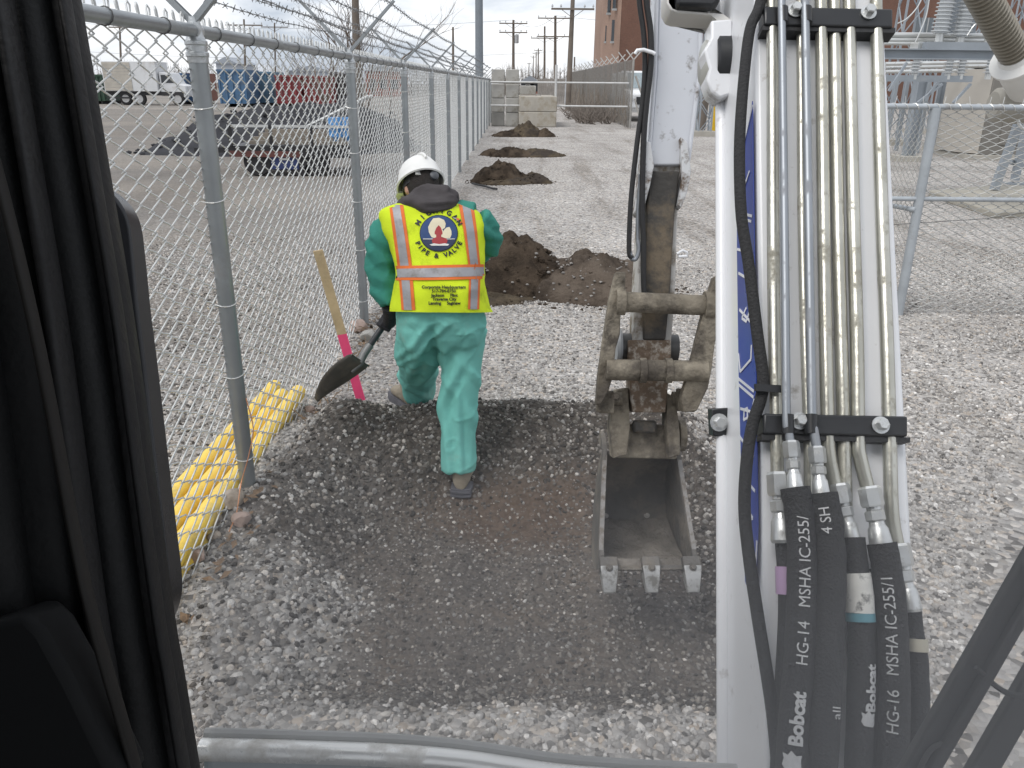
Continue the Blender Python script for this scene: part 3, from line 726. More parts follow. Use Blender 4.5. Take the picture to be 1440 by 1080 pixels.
b = PY(712, 112, 130); b.z = 0; bare_tree(b, 6.5, 'small bare tree peeking over the concrete block wall', 17, .5)
def scrub(label, x0, x1, y, n, hmax, seed):
    rng = random.Random(seed); mb = MB()
    for _ in range(n):
        x = rng.uniform(x0, x1); yy = y + rng.uniform(-6, 6); h = hmax * rng.uniform(.35, 1); p = Vector((x, yy, -.1)); pts = [p]
        for q in range(4): pts.append(pts[-1] + Vector((rng.gauss(0, .12), rng.gauss(0, .1), h / 4)))
        mb.tube(pts, [.05, .042, .034, .022, .01], 3, caps=False)
        for q in range(6):
            a = pts[rng.choice((1, 2, 3))]; mb.tube([a, a + Vector((rng.gauss(0, .45), rng.gauss(0, .3), rng.uniform(.3, .9)))], [.022, .008], 3, caps=False)
    o = mb.build('bare_scrub', mat('scrub_twigs', (.17, .145, .125), .95, 0, .3, .5), None, kind='stuff', fix=False); tag(o, label, 'scrub'); return o
scrub('line of bare brush at the far end of the lane', -2, 18, 150, 500, 5.5, 3)
scrub('hazy line of bare brush beyond the left yard', -110, -8, 140, 1100, 5.5, 4)
scrub('dry weeds at the foot of the old fence', 3.4, 5.3, 49, 110, .55, 6)
# ================================================================ YARD BEYOND THE FENCE
def local(px, py, z=0.0):
    return PZ(px, py, z)
M_tire = mat('tire_rubber', (.022, .022, .023), .85, 0, .2, 9)
M_rim = mat('wheel_rim', (.45, .45, .45), .4, .5, .1, 9)
M_dark = mat('dark_chassis', (.025, .025, .027), .7, 0, .2, 5)
def wheel(parent, c, r, w, ax=(1, 0, 0), rim=None):
    c = Vector(c); ax = Vector(ax).normalized()
    mb = MB(); mb.lathe(c - ax * w / 2, ax, [(0, r * .62), (0, r * .93), (w * .12, r), (w * .88, r), (w, r * .93), (w, r * .62)], 24); o = mb.build('wheel', M_tire, parent)
    mb = MB(); mb.lathe(c - ax * (w / 2 + .015), ax, [(0, r * .2), (.01, r * .5), (0.0, r * .60), (w + .03, r * .60), (w + .02, r * .5), (w + .03, r * .2)], 20); mb.build('rim', rim or M_rim, o)
# --- white box truck seen from behind its left side
Y = 68.0
a = PY(149, 140, Y); b = PY(189, 140, Y); c = PY(240, 140, Y); Z0 = 1.05; ZT = PY(170, 86, Y).z
truck = thing('box_truck', (a.x + 2.6, Y, 0), 'white box truck parked before the dumpsters, seen through the fence', 'truck')
M_box = mat('truck_box_white', (.60, .61, .62), .5, 0, .07, 1.2, dirt=(.45, .43, .40), dirt_amt=.25, dirt_scale=.8)
M_boxd = mat('roll_door_beige', (.42, .39, .34), .6, 0, .12, 2)
mb = MB(); mb.box2((a.x + .02, Y, Z0), (c.x - .9, Y + 2.4, ZT)); mb.build('cargo_box', M_box, truck, bevel=.03)
for k in range(9):
    z0 = Z0 + .06 + k * (ZT - Z0 - .12) / 9; mb = MB(); mb.box2((a.x + .10, Y - .04, z0), (b.x, Y + .0, z0 + (ZT - Z0 - .12) / 9 - .02)); mb.build('door_slat', M_boxd, truck)
mb = MB(); mb.box2((a.x, Y + .2, .75), (c.x + 1.0, Y + 2.2, Z0 - .01)); mb.build('chassis', M_dark, truck)
mb = MB(); x0 = c.x - .8; prof = [(x0, .7), (x0, 2.5), (x0 + .9, 2.45), (x0 + 1.35, 1.65), (x0 + 2.0, 1.5), (x0 + 2.1, .7)]
mb.prism([(p, Y + .25, q) for p, q in prof], (0, 1.95, 0)); mb.build('truck_cab', M_box, truck, bevel=.05)
mb = MB(); mb.prism([(x0 + .15, Y + .24, 1.7), (x0 + .15, Y + .24, 2.3), (x0 + .85, Y + .24, 2.3), (x0 + 1.2, Y + .24, 1.7)], (0, -.01, 0)); mb.build('side_window', mat('dark_glass', (.03, .035, .04), .1), truck)
for x in (a.x + 1.5, a.x + 2.6, c.x + .5): wheel(truck, (x, Y + .35, .5), .5, .28, (0, 1, 0))
mb = MB(); mb.box2((a.x + .2, Y - .15, .5), (b.x - .2, Y - .05, .62)); mb.build('bumper', M_dark, truck)
# --- roll-off dumpsters
def dumpster(px0, px1, py_top, py_base, Y, col, label, depth=3.5, ribs=5):
    a = PY(px0, py_base, Y); b = PY(px1, py_base, Y); zt = PY((px0 + px1) / 2, py_top, Y).z; w = b.x - a.x
    t = thing('dumpster', (a.x + w / 2, Y, 0), label, 'dumpster', 'roll-off dumpsters in the yard')
    m = mat('dumpster_' + '_'.join(f'{int(q * 99)}' for q in col), col, .6, .1, .18, 1.5, dirt=tuple(q * .45 + .05 for q in col), dirt_amt=.35, dirt_scale=1.5)
    mb = MB(); th = .06
    mb.box2((a.x, Y, .25), (b.x, Y + th, zt)); mb.box2((a.x, Y + depth - th, .25), (b.x, Y + depth, zt))
    mb.box2((a.x, Y + th, .25), (a.x + th, Y + depth - th, zt)); mb.box2((b.x - th, Y + th, .25), (b.x, Y + depth - th, zt)); mb.box2((a.x + th, Y + th, .25), (b.x - th, Y + depth - th, .32))
    mb.build('bin_body', m, t)
    for k in range(ribs):
        x = a.x + .08 + (w - .16) * k / (ribs - 1); mb = MB(); mb.box2((x - .06, Y - .09, .25), (x + .06, Y - .003, zt - .15)); mb.build('rib', m, t)
    mb = MB(); mb.box2((a.x - .05, Y - .11, zt - .14), (b.x + .05, Y + .02, zt + .02)); mb.build('top_rail', m, t)
    for x in (a.x + .4, b.x - .4): mb = MB(); mb.box2((x - .08, Y + .1, 0), (x + .08, Y + depth - .1, .25)); mb.build('skid', M_dark, t)
    return t
blue = (.05, .12, .24); blue2 = (.065, .15, .27); teal = (.10, .20, .29); rust = (.20, .075, .05); red = (.22, .032, .036); green = (.022, .06, .035)
dumpster(122, 149, 105, 141, 70, green, 'dark green dumpster at the left end of the yard, beside the box truck')
dumpster(239, 266, 103, 141, 72, blue, 'blue dumpster just right of the white box truck')
dumpster(268, 287, 103, 141, 73, rust, 'narrow rust-brown dumpster left of the near fence post')
dumpster(310, 349, 98, 143, 66, blue2, 'wide bright blue dumpster right of the near fence post')
dumpster(352, 386, 101, 140, 70, teal, 'faded blue-grey dumpster next to the red ones')
dumpster(389, 425, 106, 138, 68, red, 'red dumpster left of the pair behind the dark pile', ribs=6)
dumpster(428, 467, 107, 138, 68, (.20, .034, .034), 'red dumpster right of the pair behind the dark pile', ribs=6)
dumpster(469, 500, 104, 138, 70, (.05, .045, .045), 'dark brown dumpster at the right end of the row')
# loads heaped in the dumpsters and far sheds
M_shed = mat('pale_shed', (.42, .46, .52), .7, 0, .1, .4)
def shed(px0, px1, py_top, Y, m, label):
    a = PY(px0, 130, Y); b = PY(px1, 130, Y); zt = PY((px0 + px1) / 2, py_top, Y).z
    t = thing('far_shed', ((a.x + b.x) / 2, Y, 0), label, 'building', 'sheds on the skyline')
    mb = MB(); mb.box2((a.x, Y, -.1), (b.x, Y + 8, zt - .8)); mb.build('wall', m, t)
    mb = MB(); mb.prism([(a.x - .3, Y - .3, zt - .8), (b.x + .3, Y - .3, zt - .8), ((a.x + b.x) / 2, Y - .3, zt)], (0, 8.6, 0)); mb.build('roof', mat('shed_roof', (.30, .33, .37), .6, .1, .1, .5), t)
    for k in range(3):
        x = a.x + (b.x - a.x) * (.2 + .3 * k); mb = MB(); mb.box2((x - .5, Y - .04, 1.0), (x + .5, Y - .004, 2.3)); mb.build('window', mat('dark_glass', (.03, .035, .04), .1), t)
shed(308, 336, 80, 110, M_shed, 'pale blue shed rising behind the bright blue dumpster')
shed(408, 470, 92, 120, M_shed, 'low grey shed behind the red dumpsters')
shed(515, 565, 92, 125, mat('brick_shed_red', (.27, .11, .08), .8, 0, .15, .6), 'low reddish shed seen through the fence past the bare trees')
shed(733, 757, 106, 112, mat('brick_shed_red', (.27, .11, .08), .8, 0, .15, .6), 'small red brick shed behind the low block stack')

# --- dark pile of asphalt millings
M_mill = mat('asphalt_millings', (.040, .041, .046), .95, 0, .25, 4, 1.0, 10, spec=.2)
def mound(name, label, cat, P, m, seed, n=90, mrow=22):
    """ridge-shaped heap; P = list of (x, y, half depth, height) along its crest"""
    t = thing(name, (P[len(P) // 2][0], P[len(P) // 2][1], 0), label, cat)
    vs = []; fs = []
    for i in range(n + 1):
        f = i / n * (len(P) - 1); k = min(int(f), len(P) - 2); s = f - k; a, b = P[k], P[k + 1]; s = s * s * (3 - 2 * s)
        x, y, d, h = [a[q] + (b[q] - a[q]) * (f - k if q < 2 else s) for q in range(4)]
        for j in range(mrow + 1):
            q = j / mrow * 2 - 1; nn = noise.noise(Vector((x * 1.1, q * 2.2, seed))) * .25 + noise.noise(Vector((x * 3.5, q * 7, seed))) * .10
            z = h * max(0, 1 - abs(q) ** 1.25) * (1 + nn)
            vs.append((x, y + q * d * (1 + .2 * noise.noise(Vector((x * .7, q, seed + 4)))), z - .03))
    w = mrow + 1
    for i in range(n):
        for j in range(mrow): fs.append((i * w + j, (i + 1) * w + j, (i + 1) * w + j + 1, i * w + j + 1))
    mb = MB(); mb.add([Vector(v) for v in vs], fs); mb.build('heap', m, t, angle=80)
    mc = MB(); rng = random.Random(seed)
    for _ in range(220):
        v = vs[rng.randrange(len(vs))]; mc.ico(Vector(v) + Vector((rng.uniform(-.3, .3), rng.uniform(-.3, .3), .02)), rng.uniform(.03, .10), 1, .2, (1, .8, .6))
    mc.build('chunk', m, t, smooth=False, kind='stuff', fix=False); return t
def gp(px, py, y): return PY(px, py, y).x
mound('millings_pile', 'dark blue-grey pile of asphalt millings in the yard behind the first fence post', 'gravel pile',
      [(-10.6, 23.5, .9, .03), (-9.6, 23.6, 1.2, .45), (-8.6, 23.8, 1.6, .92), (-7.4, 24.2, 1.9, 1.30), (-6.0, 24.6, 2.0, 1.36), (-4.6, 25, 2.0, 1.30), (-3.6, 25.3, 1.6, .9), (-2.9, 25.5, 1, .05)], M_mill, 3)
# --- flatbed trailer loaded with steel frames
Yt = 17.6
M_blk = mat('black_trailer_steel', (.02, .02, .022), .5, .2, .2, 3)
M_redp = mat('red_trailer_paint', (.10, .035, .028), .7, 0, .4, 3); M_blup = mat('blue_paint', (.02, .035, .12), .5, 0, .1, 4)
M_alu = mat('aluminium_frame', (.55, .56, .55), .4, .5, .1, 4); M_timb = mat('stacked_timber', (.20, .175, .145), .85, 0, .2, 3)
x0, x1 = gp(322, 200, Yt), gp(500, 200, Yt)
tr = thing('flatbed_trailer', ((x0 + x1) / 2, Yt, 0), 'black flatbed trailer with a red side rail in the yard behind the second fence bay', 'trailer')
mb = MB(); mb.box2((x0, Yt, .52), (x1, Yt + 1.9, .62)); mb.build('deck', M_blk, tr)
mb = MB(); mb.box2((x0, Yt - .05, .40), (x0 + 1.5, Yt - .003, .52)); mb.build('red_rail', M_redp, tr)
mb = MB(); mb.box2((x0 + 1.52, Yt - .05, .40), (x1, Yt - .003, .52)); mb.build('side_rail', M_blk, tr)
mb = MB(); mb.bar((x0, Yt + .95, .48), (x0 - 1.1, Yt + .95, .45), .10, .12); mb.build('tongue', M_blk, tr)
for x in (x0 + .55, x1 - .9, x1 - .35 - .9): wheel(tr, (x, Yt + .12, .30), .30, .2, (0, 1, 0), M_blk)
for k, x in enumerate((x0 + .05, x0 + .9, x0 + 1.75, x1 - .05)): mb = MB(); mb.box2((x - .03, Yt - .06, .62), (x + .03, Yt, 1.05)); mb.build('stake_post', M_blk, tr)
mb = MB(); mb.box2((x0, Yt - .045, 1.0), (x1, Yt - .005, 1.05)); mb.build('upper_rail', M_alu, tr)
for k in range(4):
    mb = MB(); zz = .64 + k * .075; mb.box2((x0 + .3 + .1 * k, Yt + .2 + .13 * k, zz), (x1 - .2 - .1 * k, Yt + .34 + .13 * k, zz + .07))
    o = mb.build('timber', M_timb, None, org=((x0 + x1) / 2, Yt + .3, zz))
    tag(o, ('lowest', 'second', 'third', 'topmost')[k] + ' long timber stacked on the flatbed trailer', 'timber', 'timbers on the flatbed')
lad = thing('scaffold_ladder', (x1 - .9, Yt + 1.2, .62), 'sloping grey scaffold frame lying across the flatbed load', 'scaffold')
A = Vector((x0 + 1.35, Yt + 1.1, .95)); Bp = Vector((x1 + .1, Yt + 1.3, 1.62))
for dy in (0, .45):
    mb = MB(); mb.cyl(A + Vector((0, dy, 0)), Bp + Vector((0, dy, 0)), .03, n=8); mb.build('side_tube', M_alu, lad)
for k in range(7):
    q = A.lerp(Bp, (k + .5) / 7); mb = MB(); mb.cyl(q, q + Vector((0, .45, 0)), .02, n=8); mb.build('rung', M_alu, lad)
for k in range(3):
    q = A.lerp(Bp, .2 + .3 * k); mb = MB(); mb.cyl(q + Vector((0, .2, 0)), Vector((q.x, q.y + .2, .62)), .025, n=8); mb.build('upright', M_alu, lad)
def barrel(px, y, z, label, m):
    c = PY(px, 178, y); c.z = z; t = thing('barrel', c, label, 'barrel', 'blue barrels on the flatbed')
    mb = MB(); mb.lathe(c, (0, 0, 1), [(0, .17), (.02, .185), (.17, .18), (.185, .19), (.2, .18), (.36, .18), (.375, .19), (.39, .18), (.55, .185), (.57, .17)], 18); mb.build('drum_body', m, t)
    mb = MB(); mb.lathe(c + Vector((.08, 0, .57)), (0, 0, 1), [(0, .03), (.03, .03)], 10); mb.build('bung', M_blk, t)
barrel(474, Yt + .5, .625, 'left blue plastic barrel standing on the flatbed trailer', mat('blue_plastic', (.05, .19, .42), .5))
barrel(489, Yt + .55, .625, 'right blue plastic barrel standing on the flatbed trailer', mat('blue_plastic', (.05, .19, .42), .5))
crate = thing('blue_toolbox', (gp(398, 200, Yt), Yt + .35, .2), 'dark blue steel toolbox hung below the flatbed deck', 'toolbox')
cx = gp(398, 200, Yt); mb = MB(); mb.box2((cx - .3, Yt + .0, .14), (cx + .3, Yt + .5, .50)); mb.build('box_body', M_blup, crate, bevel=.02)
mb = MB(); mb.box2((cx - .06, Yt - .02, .34), (cx + .06, Yt - .002, .38)); mb.build('latch', M_alu, crate)

# ================================================================ BRICK BUILDING
def brick_mat(name, c1, c2, mort, scale=3.2):
    m = bpy.data.materials.new(name); m.use_nodes = True; N = m.node_tree.nodes; L = m.node_tree.links; B = N['Principled BSDF']; B.inputs['Roughness'].default_value = .9
    tc = N.new('ShaderNodeTexCoord'); mp = N.new('ShaderNodeMapping'); mp.inputs['Rotation'].default_value = (R(90), 0, 0); L.new(tc.outputs['Object'], mp.inputs[0])
    sx = N.new('ShaderNodeSeparateXYZ'); L.new(tc.outputs['Object'], sx.inputs[0]); cx = N.new('ShaderNodeCombineXYZ')
    ad = N.new('ShaderNodeMath'); ad.operation = 'ADD'; L.new(sx.outputs[0], ad.inputs[0]); L.new(sx.outputs[1], ad.inputs[1]); L.new(ad.outputs[0], cx.inputs[0]); L.new(sx.outputs[2], cx.inputs[1])
    bt = N.new('ShaderNodeTexBrick'); bt.inputs['Scale'].default_value = scale; bt.inputs['Color1'].default_value = (*c1, 1); bt.inputs['Color2'].default_value = (*c2, 1); bt.inputs['Mortar'].default_value = (*mort, 1)
    bt.inputs['Mortar Size'].default_value = .018; L.new(cx.outputs[0], bt.inputs[0])
    nn = N.new('ShaderNodeTexNoise'); nn.inputs['Scale'].default_value = .25; nn.inputs['Detail'].default_value = 8; L.new(tc.outputs['Object'], nn.inputs['Vector'])
    rr = ramp(N, [(.3, (.78, .77, .76)), (.7, (1.1, 1.08, 1.06))]); L.new(nn.outputs[0], rr.inputs[0])
    L.new(mixn(N, L, 1, bt.outputs[0], rr.outputs[0], 'MULTIPLY'), B.inputs['Base Color']); return m
M_brick = brick_mat('red_brown_brick', (.165, .080, .056), (.135, .066, .047), (.18, .13, .105))
M_brickp = brick_mat('pale_brick', (.33, .215, .165), (.29, .19, .15), (.33, .27, .22))
M_pane = mat('window_pane', (.05, .06, .07), .15, 0, .2, .8)
M_frame = mat('window_frame', (.35, .36, .36), .6)
Yb = 92.0
bx0 = PY(850, 112, Yb).x; bx1 = PY(869, 112, Yb).x
TX = PY(972, 112, Yb).x
bld = thing('brick_building', (bx0 + 10, Yb, 0), 'tall brown brick plant building behind the excavator arm and the substation', 'building')
mb = MB(); mb.box2((bx1, Yb, -.1), (TX, Yb + 14, 30)); mb.build('tower_wall', M_brick, bld)
mb = MB(); mb.prism([(bx0, Yb + 14, -.1), (bx0, Yb + 3.2, -.1), (bx1 - .02, Yb - .02, -.1), (bx1 - .02, Yb + 14, -.1)], (0, 0, 29.9)); mb.build('side_wall', M_brickp, bld)
def slit(px, py0, py1, y, w):
    c = PY(px, (py0 + py1) / 2, y); z1 = PY(px, py0, y).z; z0 = PY(px, py1, y).z
    mb = MB(); mb.box2((c.x - w / 2, y - .06, z0), (c.x + w / 2, y + .3, z1)); o = mb.build('slit_window', M_pane, bld)
    mb = MB(); mb.box2((c.x - w / 2 - .12, y - .12, z0 - .2), (c.x + w / 2 + .12, y - .05, z0)); mb.build('sill', M_frame, o)
for (px, a_, b_) in ((853, 36, 58), (862, 28, 58), (857, -30, 18), (865, -40, 12)): slit(px, a_, b_, Yb + 3.2 - (px - 850) / 19 * 3.2, .28)
hall0 = PY(1030, 112, Yb + 2).x; mb = MB(); mb.box2((TX + .01, Yb + 3, -.1), (hall0 - .01, Yb + 9, 2.6)); mb.build('annex_wall', M_brick, bld); mb = MB(); mb.box2((hall0, Yb + 2, -.1), (150, Yb + 22, 26)); mb.build('hall_wall', M_brick, bld)
mb = MB(); mb.box2((hall0 - .1, Yb + 1.8, 26.0), (150.2, Yb + 22.2, 26.8)); mb.build('parapet', M_frame, bld)
def bwin(px0, px1, py0, py1, y, n=2, m=None):
    a = PY(px0, py1, y); b = PY(px1, py0, y)
    mb = MB(); mb.box2((a.x, y - .08, a.z), (b.x, y + .2, b.z)); o = mb.build('window', m or M_pane, bld)
    for k in range(1, n): x = a.x + (b.x - a.x) * k / n; mb = MB(); mb.box2((x - .06, y - .13, a.z), (x + .06, y - .085, b.z)); mb.build('mullion', M_frame, o)
    mb = MB(); mb.box2((a.x - .15, y - .3, a.z - .25), (b.x + .15, y - .02, a.z)); mb.build('sill', M_frame, o)
bwin(1284, 1314, 25, 56, Yb + 2, 3, mat('grey_panel_window', (.13, .15, .165), .5))
bwin(1412, 1431, 26, 44, Yb + 2, 2, mat('pale_pane', (.42, .47, .46), .3))
bwin(1350, 1372, 27, 44, Yb + 2, 2, mat('pale_pane', (.42, .47, .46), .3))
bwin(1284, 1314, 70, 92, Yb + 2, 3); bwin(1350, 1380, 70, 92, Yb + 2, 3)

# --- white truck behind the arm
Y = 47.0; ax = PY(882, 140, Y).x
vt = thing('service_truck', (ax + 1, Y, 0), 'white service truck with a hood mirror, half hidden behind the excavator arm', 'truck')
M_wt = mat('white_truck_paint', (.72, .73, .74), .3, 0, .05, 2, coat=.4)
mb = MB(); mb.prism([(ax, Y, .55), (ax, Y, 1.45), (ax, Y + .3, 1.62), (ax, Y + 1.5, 1.7), (ax, Y + 1.9, 2.65), (ax, Y + 3.6, 2.7), (ax, Y + 3.7, .55)], (2.0, 0, 0)); mb.build('cab_body', M_wt, vt, bevel=.08)
mb = MB(); mb.prism([(ax + .18, Y + 1.50, 1.75), (ax + .18, Y + 1.86, 2.55), (ax + 1.82, Y + 1.86, 2.55), (ax + 1.82, Y + 1.50, 1.75)], (0, -.03, .012)); mb.build('windscreen', mat('light_glass', (.28, .33, .35), .1), vt)
mb = MB(); mb.box2((ax + .02, Y - .14, .5), (ax + 1.98, Y - .02, .78)); mb.build('bumper', mat('chrome_bumper', (.5, .5, .5), .3, .7), vt)
mb = MB(); mb.box2((ax + .5, Y - .06, .9), (ax + 1.5, Y - .005, 1.3)); mb.build('grille', M_dark, vt)
for s in (.22, 1.78): mb = MB(); mb.lathe((ax + s, Y + .02, 1.15), (0, -1, 0), [(0, .14), (.06, .13), (.08, .05)], 16); mb.build('headlight', M_ins, vt)
for x in (ax + .12, ax + 1.88):
    for yy in (Y + .8, Y + 3.0): wheel(vt, (x, yy, .42), .42, .24)
mb = MB(); mb.box((ax - .05, Y + 1.45, 2.05), (.34, .16, .60)); mb.build('mirror', mat('mirror_beige', (.5, .48, .42), .5), vt, bevel=.05)
mb = MB(); mb.box2((ax + .0, Y + 3.75, .8), (ax + 2.1, Y + 8, 2.6)); mb.build('service_body', M_wt, vt, bevel=.05)
# --- yellow bollard
def bollard(px, py, label):
    c = PZ(px, py); t = thing('bollard', c, label, 'bollard'); m = mat('safety_yellow', (.72, .46, .01), .5, 0, .08, 4, dirt=(.35, .25, .05), dirt_amt=.15)
    mb = MB(); mb.lathe(c - Vector((0, 0, .05)), (0, 0, 1), [(0, .14), (1.2, .14), (1.28, .13), (1.34, .09), (1.37, .02)], 18); mb.build('post_sleeve', m, t)
    mb = MB(); mb.lathe(c, (0, 0, 1), [(0, .24), (.03, .24), (.05, .2)], 18); mb.build('footing', M_conc, t)
bollard(1004, 186, 'yellow steel bollard beside the excavator boom in the background')
# ================================================================ SUBSTATION
M_sst = mat('substation_steel', (.30, .33, .36), .55, .35, .12, 1.5, dirt=(.36, .36, .35), dirt_amt=.2, dirt_scale=1)
M_porc = mat('grey_porcelain', (.50, .52, .53), .25, 0, .06, 4, coat=.3)
M_tan = mat('tan_porcelain', (.215, .195, .155), .4, 0, .1, 4)
M_cab = mat('cabinet_beige', (.175, .165, .148), .6, 0, .06, 1, dirt=(.13, .12, .105), dirt_amt=.2)
M_bus = mat('aluminium_bus', (.60, .61, .60), .35, .6, .06, 4)
M_pad = mat('pad_concrete', (.37, .35, .31), .9, 0, .12, 2, .2, 30)
def lattice(parent, p0, p1, w, m, n=8, r=.03, nm='lattice_leg'):
    p0 = Vector(p0); p1 = Vector(p1); h = w / 2
    for sx in (-1, 1):
        for sy in (-1, 1):
            mb = MB(); mb.bar(p0 + Vector((sx * h, sy * h, 0)), p1 + Vector((sx * h * .8, sy * h * .8, 0)), r * 2); mb.build(nm, m, parent)
    for face in range(4):
        for k in range(n):
            a, b = k / n, (k + 1) / n; s = 1 if k % 2 else -1
            def corner(t, sg):
                q = p0.lerp(p1, t); hh = h * (1 - .2 * t)
                if face == 0: return q + Vector((sg * hh, -hh, 0))
                if face == 1: return q + Vector((sg * hh, hh, 0))
                if face == 2: return q + Vector((-hh, sg * hh, 0))
                return q + Vector((hh, sg * hh, 0))
            mb = MB(); mb.bar(corner(a, s), corner(b, -s), r * 1.1); mb.build('lattice_brace', m, parent)
def tower(px, py, y, h, w, label):
    c = PY(px, py, y); c.z = 0
    t = thing('lattice_tower', c, label, 'lattice tower', 'steel lattice columns in the substation')
    lattice(t, c, c + Vector((0, 0, h)), w, M_sst, n=int(h / w * .8)); mb = MB(); mb.box(c + Vector((0, 0, .1)), (w * 1.8, w * 1.8, .2)); mb.build('footing', M_pad, t); return t
tower(992, 150, 34, 9, .5, 'grey lattice column seen between the excavator arm and boom')
tower(1263, 130, 30, 9, .7, 'lattice column just right of the boom, left end of the substation')
tower(1343, 130, 27, 8, .55, 'lattice column between the two tall insulator stacks')
tower(1300, 130, 38, 4, .55, 'short lattice column under the far beam, behind the fence post')
tower(1410, 130, 40, 9, .6, 'lattice column partly hidden behind the tan bushing')
# brown timber pole between arm and boom
c = PY(988, 150, 36); c.z = 0; t = thing('timber_post', c, 'brown timber pole beside the lattice column, between arm and boom', 'pole'); mb = MB(); mb.tube([c, c + Vector((.35, 0, 9))], [.2, .17], 10); mb.build('shaft', M_wood, t)
mb = MB(); mb.lathe(c, (0, 0, 1), [(0, .3), (.08, .28)], 10); mb.build('base_collar', M_pad, t)
def insul(parent, p, axis, ln, r, n, m, core=.55, nm='insulator'):
    p = Vector(p); prof = [(0, r * core)]; st = ln / n
    for k in range(n): prof += [(k * st + st * .25, r * core), (k * st + st * .45, r), (k * st + st * .62, r), (k * st + st * .8, r * core)]
    prof.append((ln, r * core)); mb = MB(); mb.lathe(p, axis, prof, 16); return mb.build(nm, m, parent)
# --- bus support frame: two beams on columns with tall insulators
Ys = 15.0
fr = thing('bus_support_frame', PY(1330, 200, Ys).xy.to_3d(), 'grey steel bus frame with beams and tall ribbed insulators behind the low fence', 'steel frame')
def zpy(px, py, y): return PY(px, py, y).z
xl, xr = PY(1235, 80, Ys).x, PY(1470, 80, Ys).x
zb = zpy(1330, 84, Ys); zt = zpy(1330, 69, Ys)
mb = MB(); mb.box2((xl, Ys, zb), (xr, Ys + .04, zt)); mb.box2((xl, Ys - .10, zt - .02), (xr, Ys + .14, zt)); mb.box2((xl, Ys - .10, zb), (xr, Ys + .14, zb + .02)); mb.build('main_beam', M_sst, fr)
z2, z3 = zpy(1300, 115, Ys + 5), zpy(1300, 106, Ys + 5)
mb = MB(); mb.box2((PY(1235, 100, Ys + 5).x, Ys + 5, z2), (PY(1370, 100, Ys + 5).x, Ys + 5.12, z3)); mb.build('rear_beam', M_sst, fr)
for (px, pyb) in ((1276, 226), (1327, 208)):
    b = PZ(px, pyb); mb = MB(); mb.box2((b.x - .13, b.y - .02, 0), (b.x + .13, b.y + .02, z3 + .0)); mb.box2((b.x - .14, b.y - .13, 0), (b.x - .11, b.y + .13, z3)); mb.box2((b.x + .11, b.y - .13, 0), (b.x + .14, b.y + .13, z3)); mb.build('column', M_sst, fr)
    mb = MB(); mb.box((b.x, b.y, .06), (.8, .8, .16)); mb.build('footing', M_pad, fr)
b = PZ(1312, 212); mb = MB(); mb.box2((b.x - .14, b.y - .1, 0), (b.x + .14, b.y + .1, zt)); mb.build('column', M_sst, fr)
for (px, pb, r, n) in ((1322, 47, .16, 15), (1351, 52, .17, 15), (1392, 48, .12, 10)):
    p = PY(px, pb, Ys + .3); ax = Vector((.05, 0, 1)); insul(fr, p, ax, 1.9 if px < 1380 else .7, r, n * 2 if px < 1380 else 10, M_porc, .72)
    mb = MB(); mb.lathe(p - Vector((0, 0, p.z - zt)), (0, 0, 1), [(0, .12), (.03, .12), (.05, .07), (p.z - zt, .07)], 12); mb.build('insulator_base', M_bus, fr)
for (px, pb, w) in ((1335, 50, 9), (1365, 40, 10)):
    p = PY(px, pb, Ys + .8); q = PY(px + 5, -20, Ys + .8); mb = MB(); mb.box2((p.x - .06, p.y, zt), (p.x + .1, p.y + .12, q.z + .6)); mb.build('upright', M_sst, fr)
for (pya, r) in ((49, .045), (56, .045), (61, .03)):
    p = PY(1235, pya, Ys + .55 + r * 4); q = PY(1500, pya + 2, Ys + .55 + r * 4); mb = MB(); mb.cyl(p, q, r, n=12); mb.build('bus_tube', M_bus, fr)
p = PY(1305, 62, Ys - .1); mb = MB(); mb.box2((p.x, Ys - .09, zt), (p.x + 1.15, Ys + .1, zt + .11)); mb.build('mount_channel', M_sst, fr)
for k in range(7):
    p = PY(1290 + k * 19, 60, Ys + .3); mb = MB(); mb.box((p.x, Ys + .3, zt + .06), (.09, .3, .12)); mb.build('tube_clamp', M_bus, fr)
for (px0, py0, px1, py1) in ((1250, 128, 1275, 88), (1290, 145, 1325, 118), (1365, 118, 1340, 145), (1300, 142, 1318, 116)):
    a = PY(px0, py0, Ys + 4.8); b = PY(px1, py1, Ys + 4.8); mb = MB(); mb.bar(a, b, .07, .05); mb.build('diagonal_brace', M_sst, fr)
for k, px in enumerate((1286, 1333, 1351, 1390)):
    p = PY(px, 104, Ys + 5.06); insul(fr, p, (0, 0, 1), .42, .13, 6, M_porc)
    mb = MB(); mb.cyl(p - Vector((0, 0, .12)), p, .07, n=10); mb.build('insulator_base', M_bus, fr)
for k, pya in enumerate((90, 95, 101)):
    p = PY(1245, pya, Ys + 8 + k); q = PY(1400, pya - 3, Ys + 8 + k); mb = MB(); mb.cyl(p, q, .05, n=8); mb.build('bus_tube', M_bus, fr)
for k in range(10):
    px = 1248 + k * 15; p = PY(px, 200, 26 + (k % 3)); p.z = 0; h = random.uniform(1.8, 2.6); mb = MB(); mb.box2((p.x - .05, p.y, 0), (p.x + .05, p.y + .1, h)); mb.build('strut_post', M_sst, fr)
# hanging conductor wires
cw = thing('conductor_wires', PY(1290, 60, 20), 'thin curved conductor wires hanging in front of the brick wall', 'wires')
for pts in (((1262, 33), (1275, 26), (1290, 10), (1302, -15)), ((1287, 60), (1296, 40), (1303, 20), (1308, -10)), ((1360, 50), (1372, 34), (1384, 38), (1392, 50))):
    mb = MB(); mb.tube(bez([PY(a, b, 14.2) for a, b in pts], 6), .010, 5); mb.build('wire', M_bus, cw)
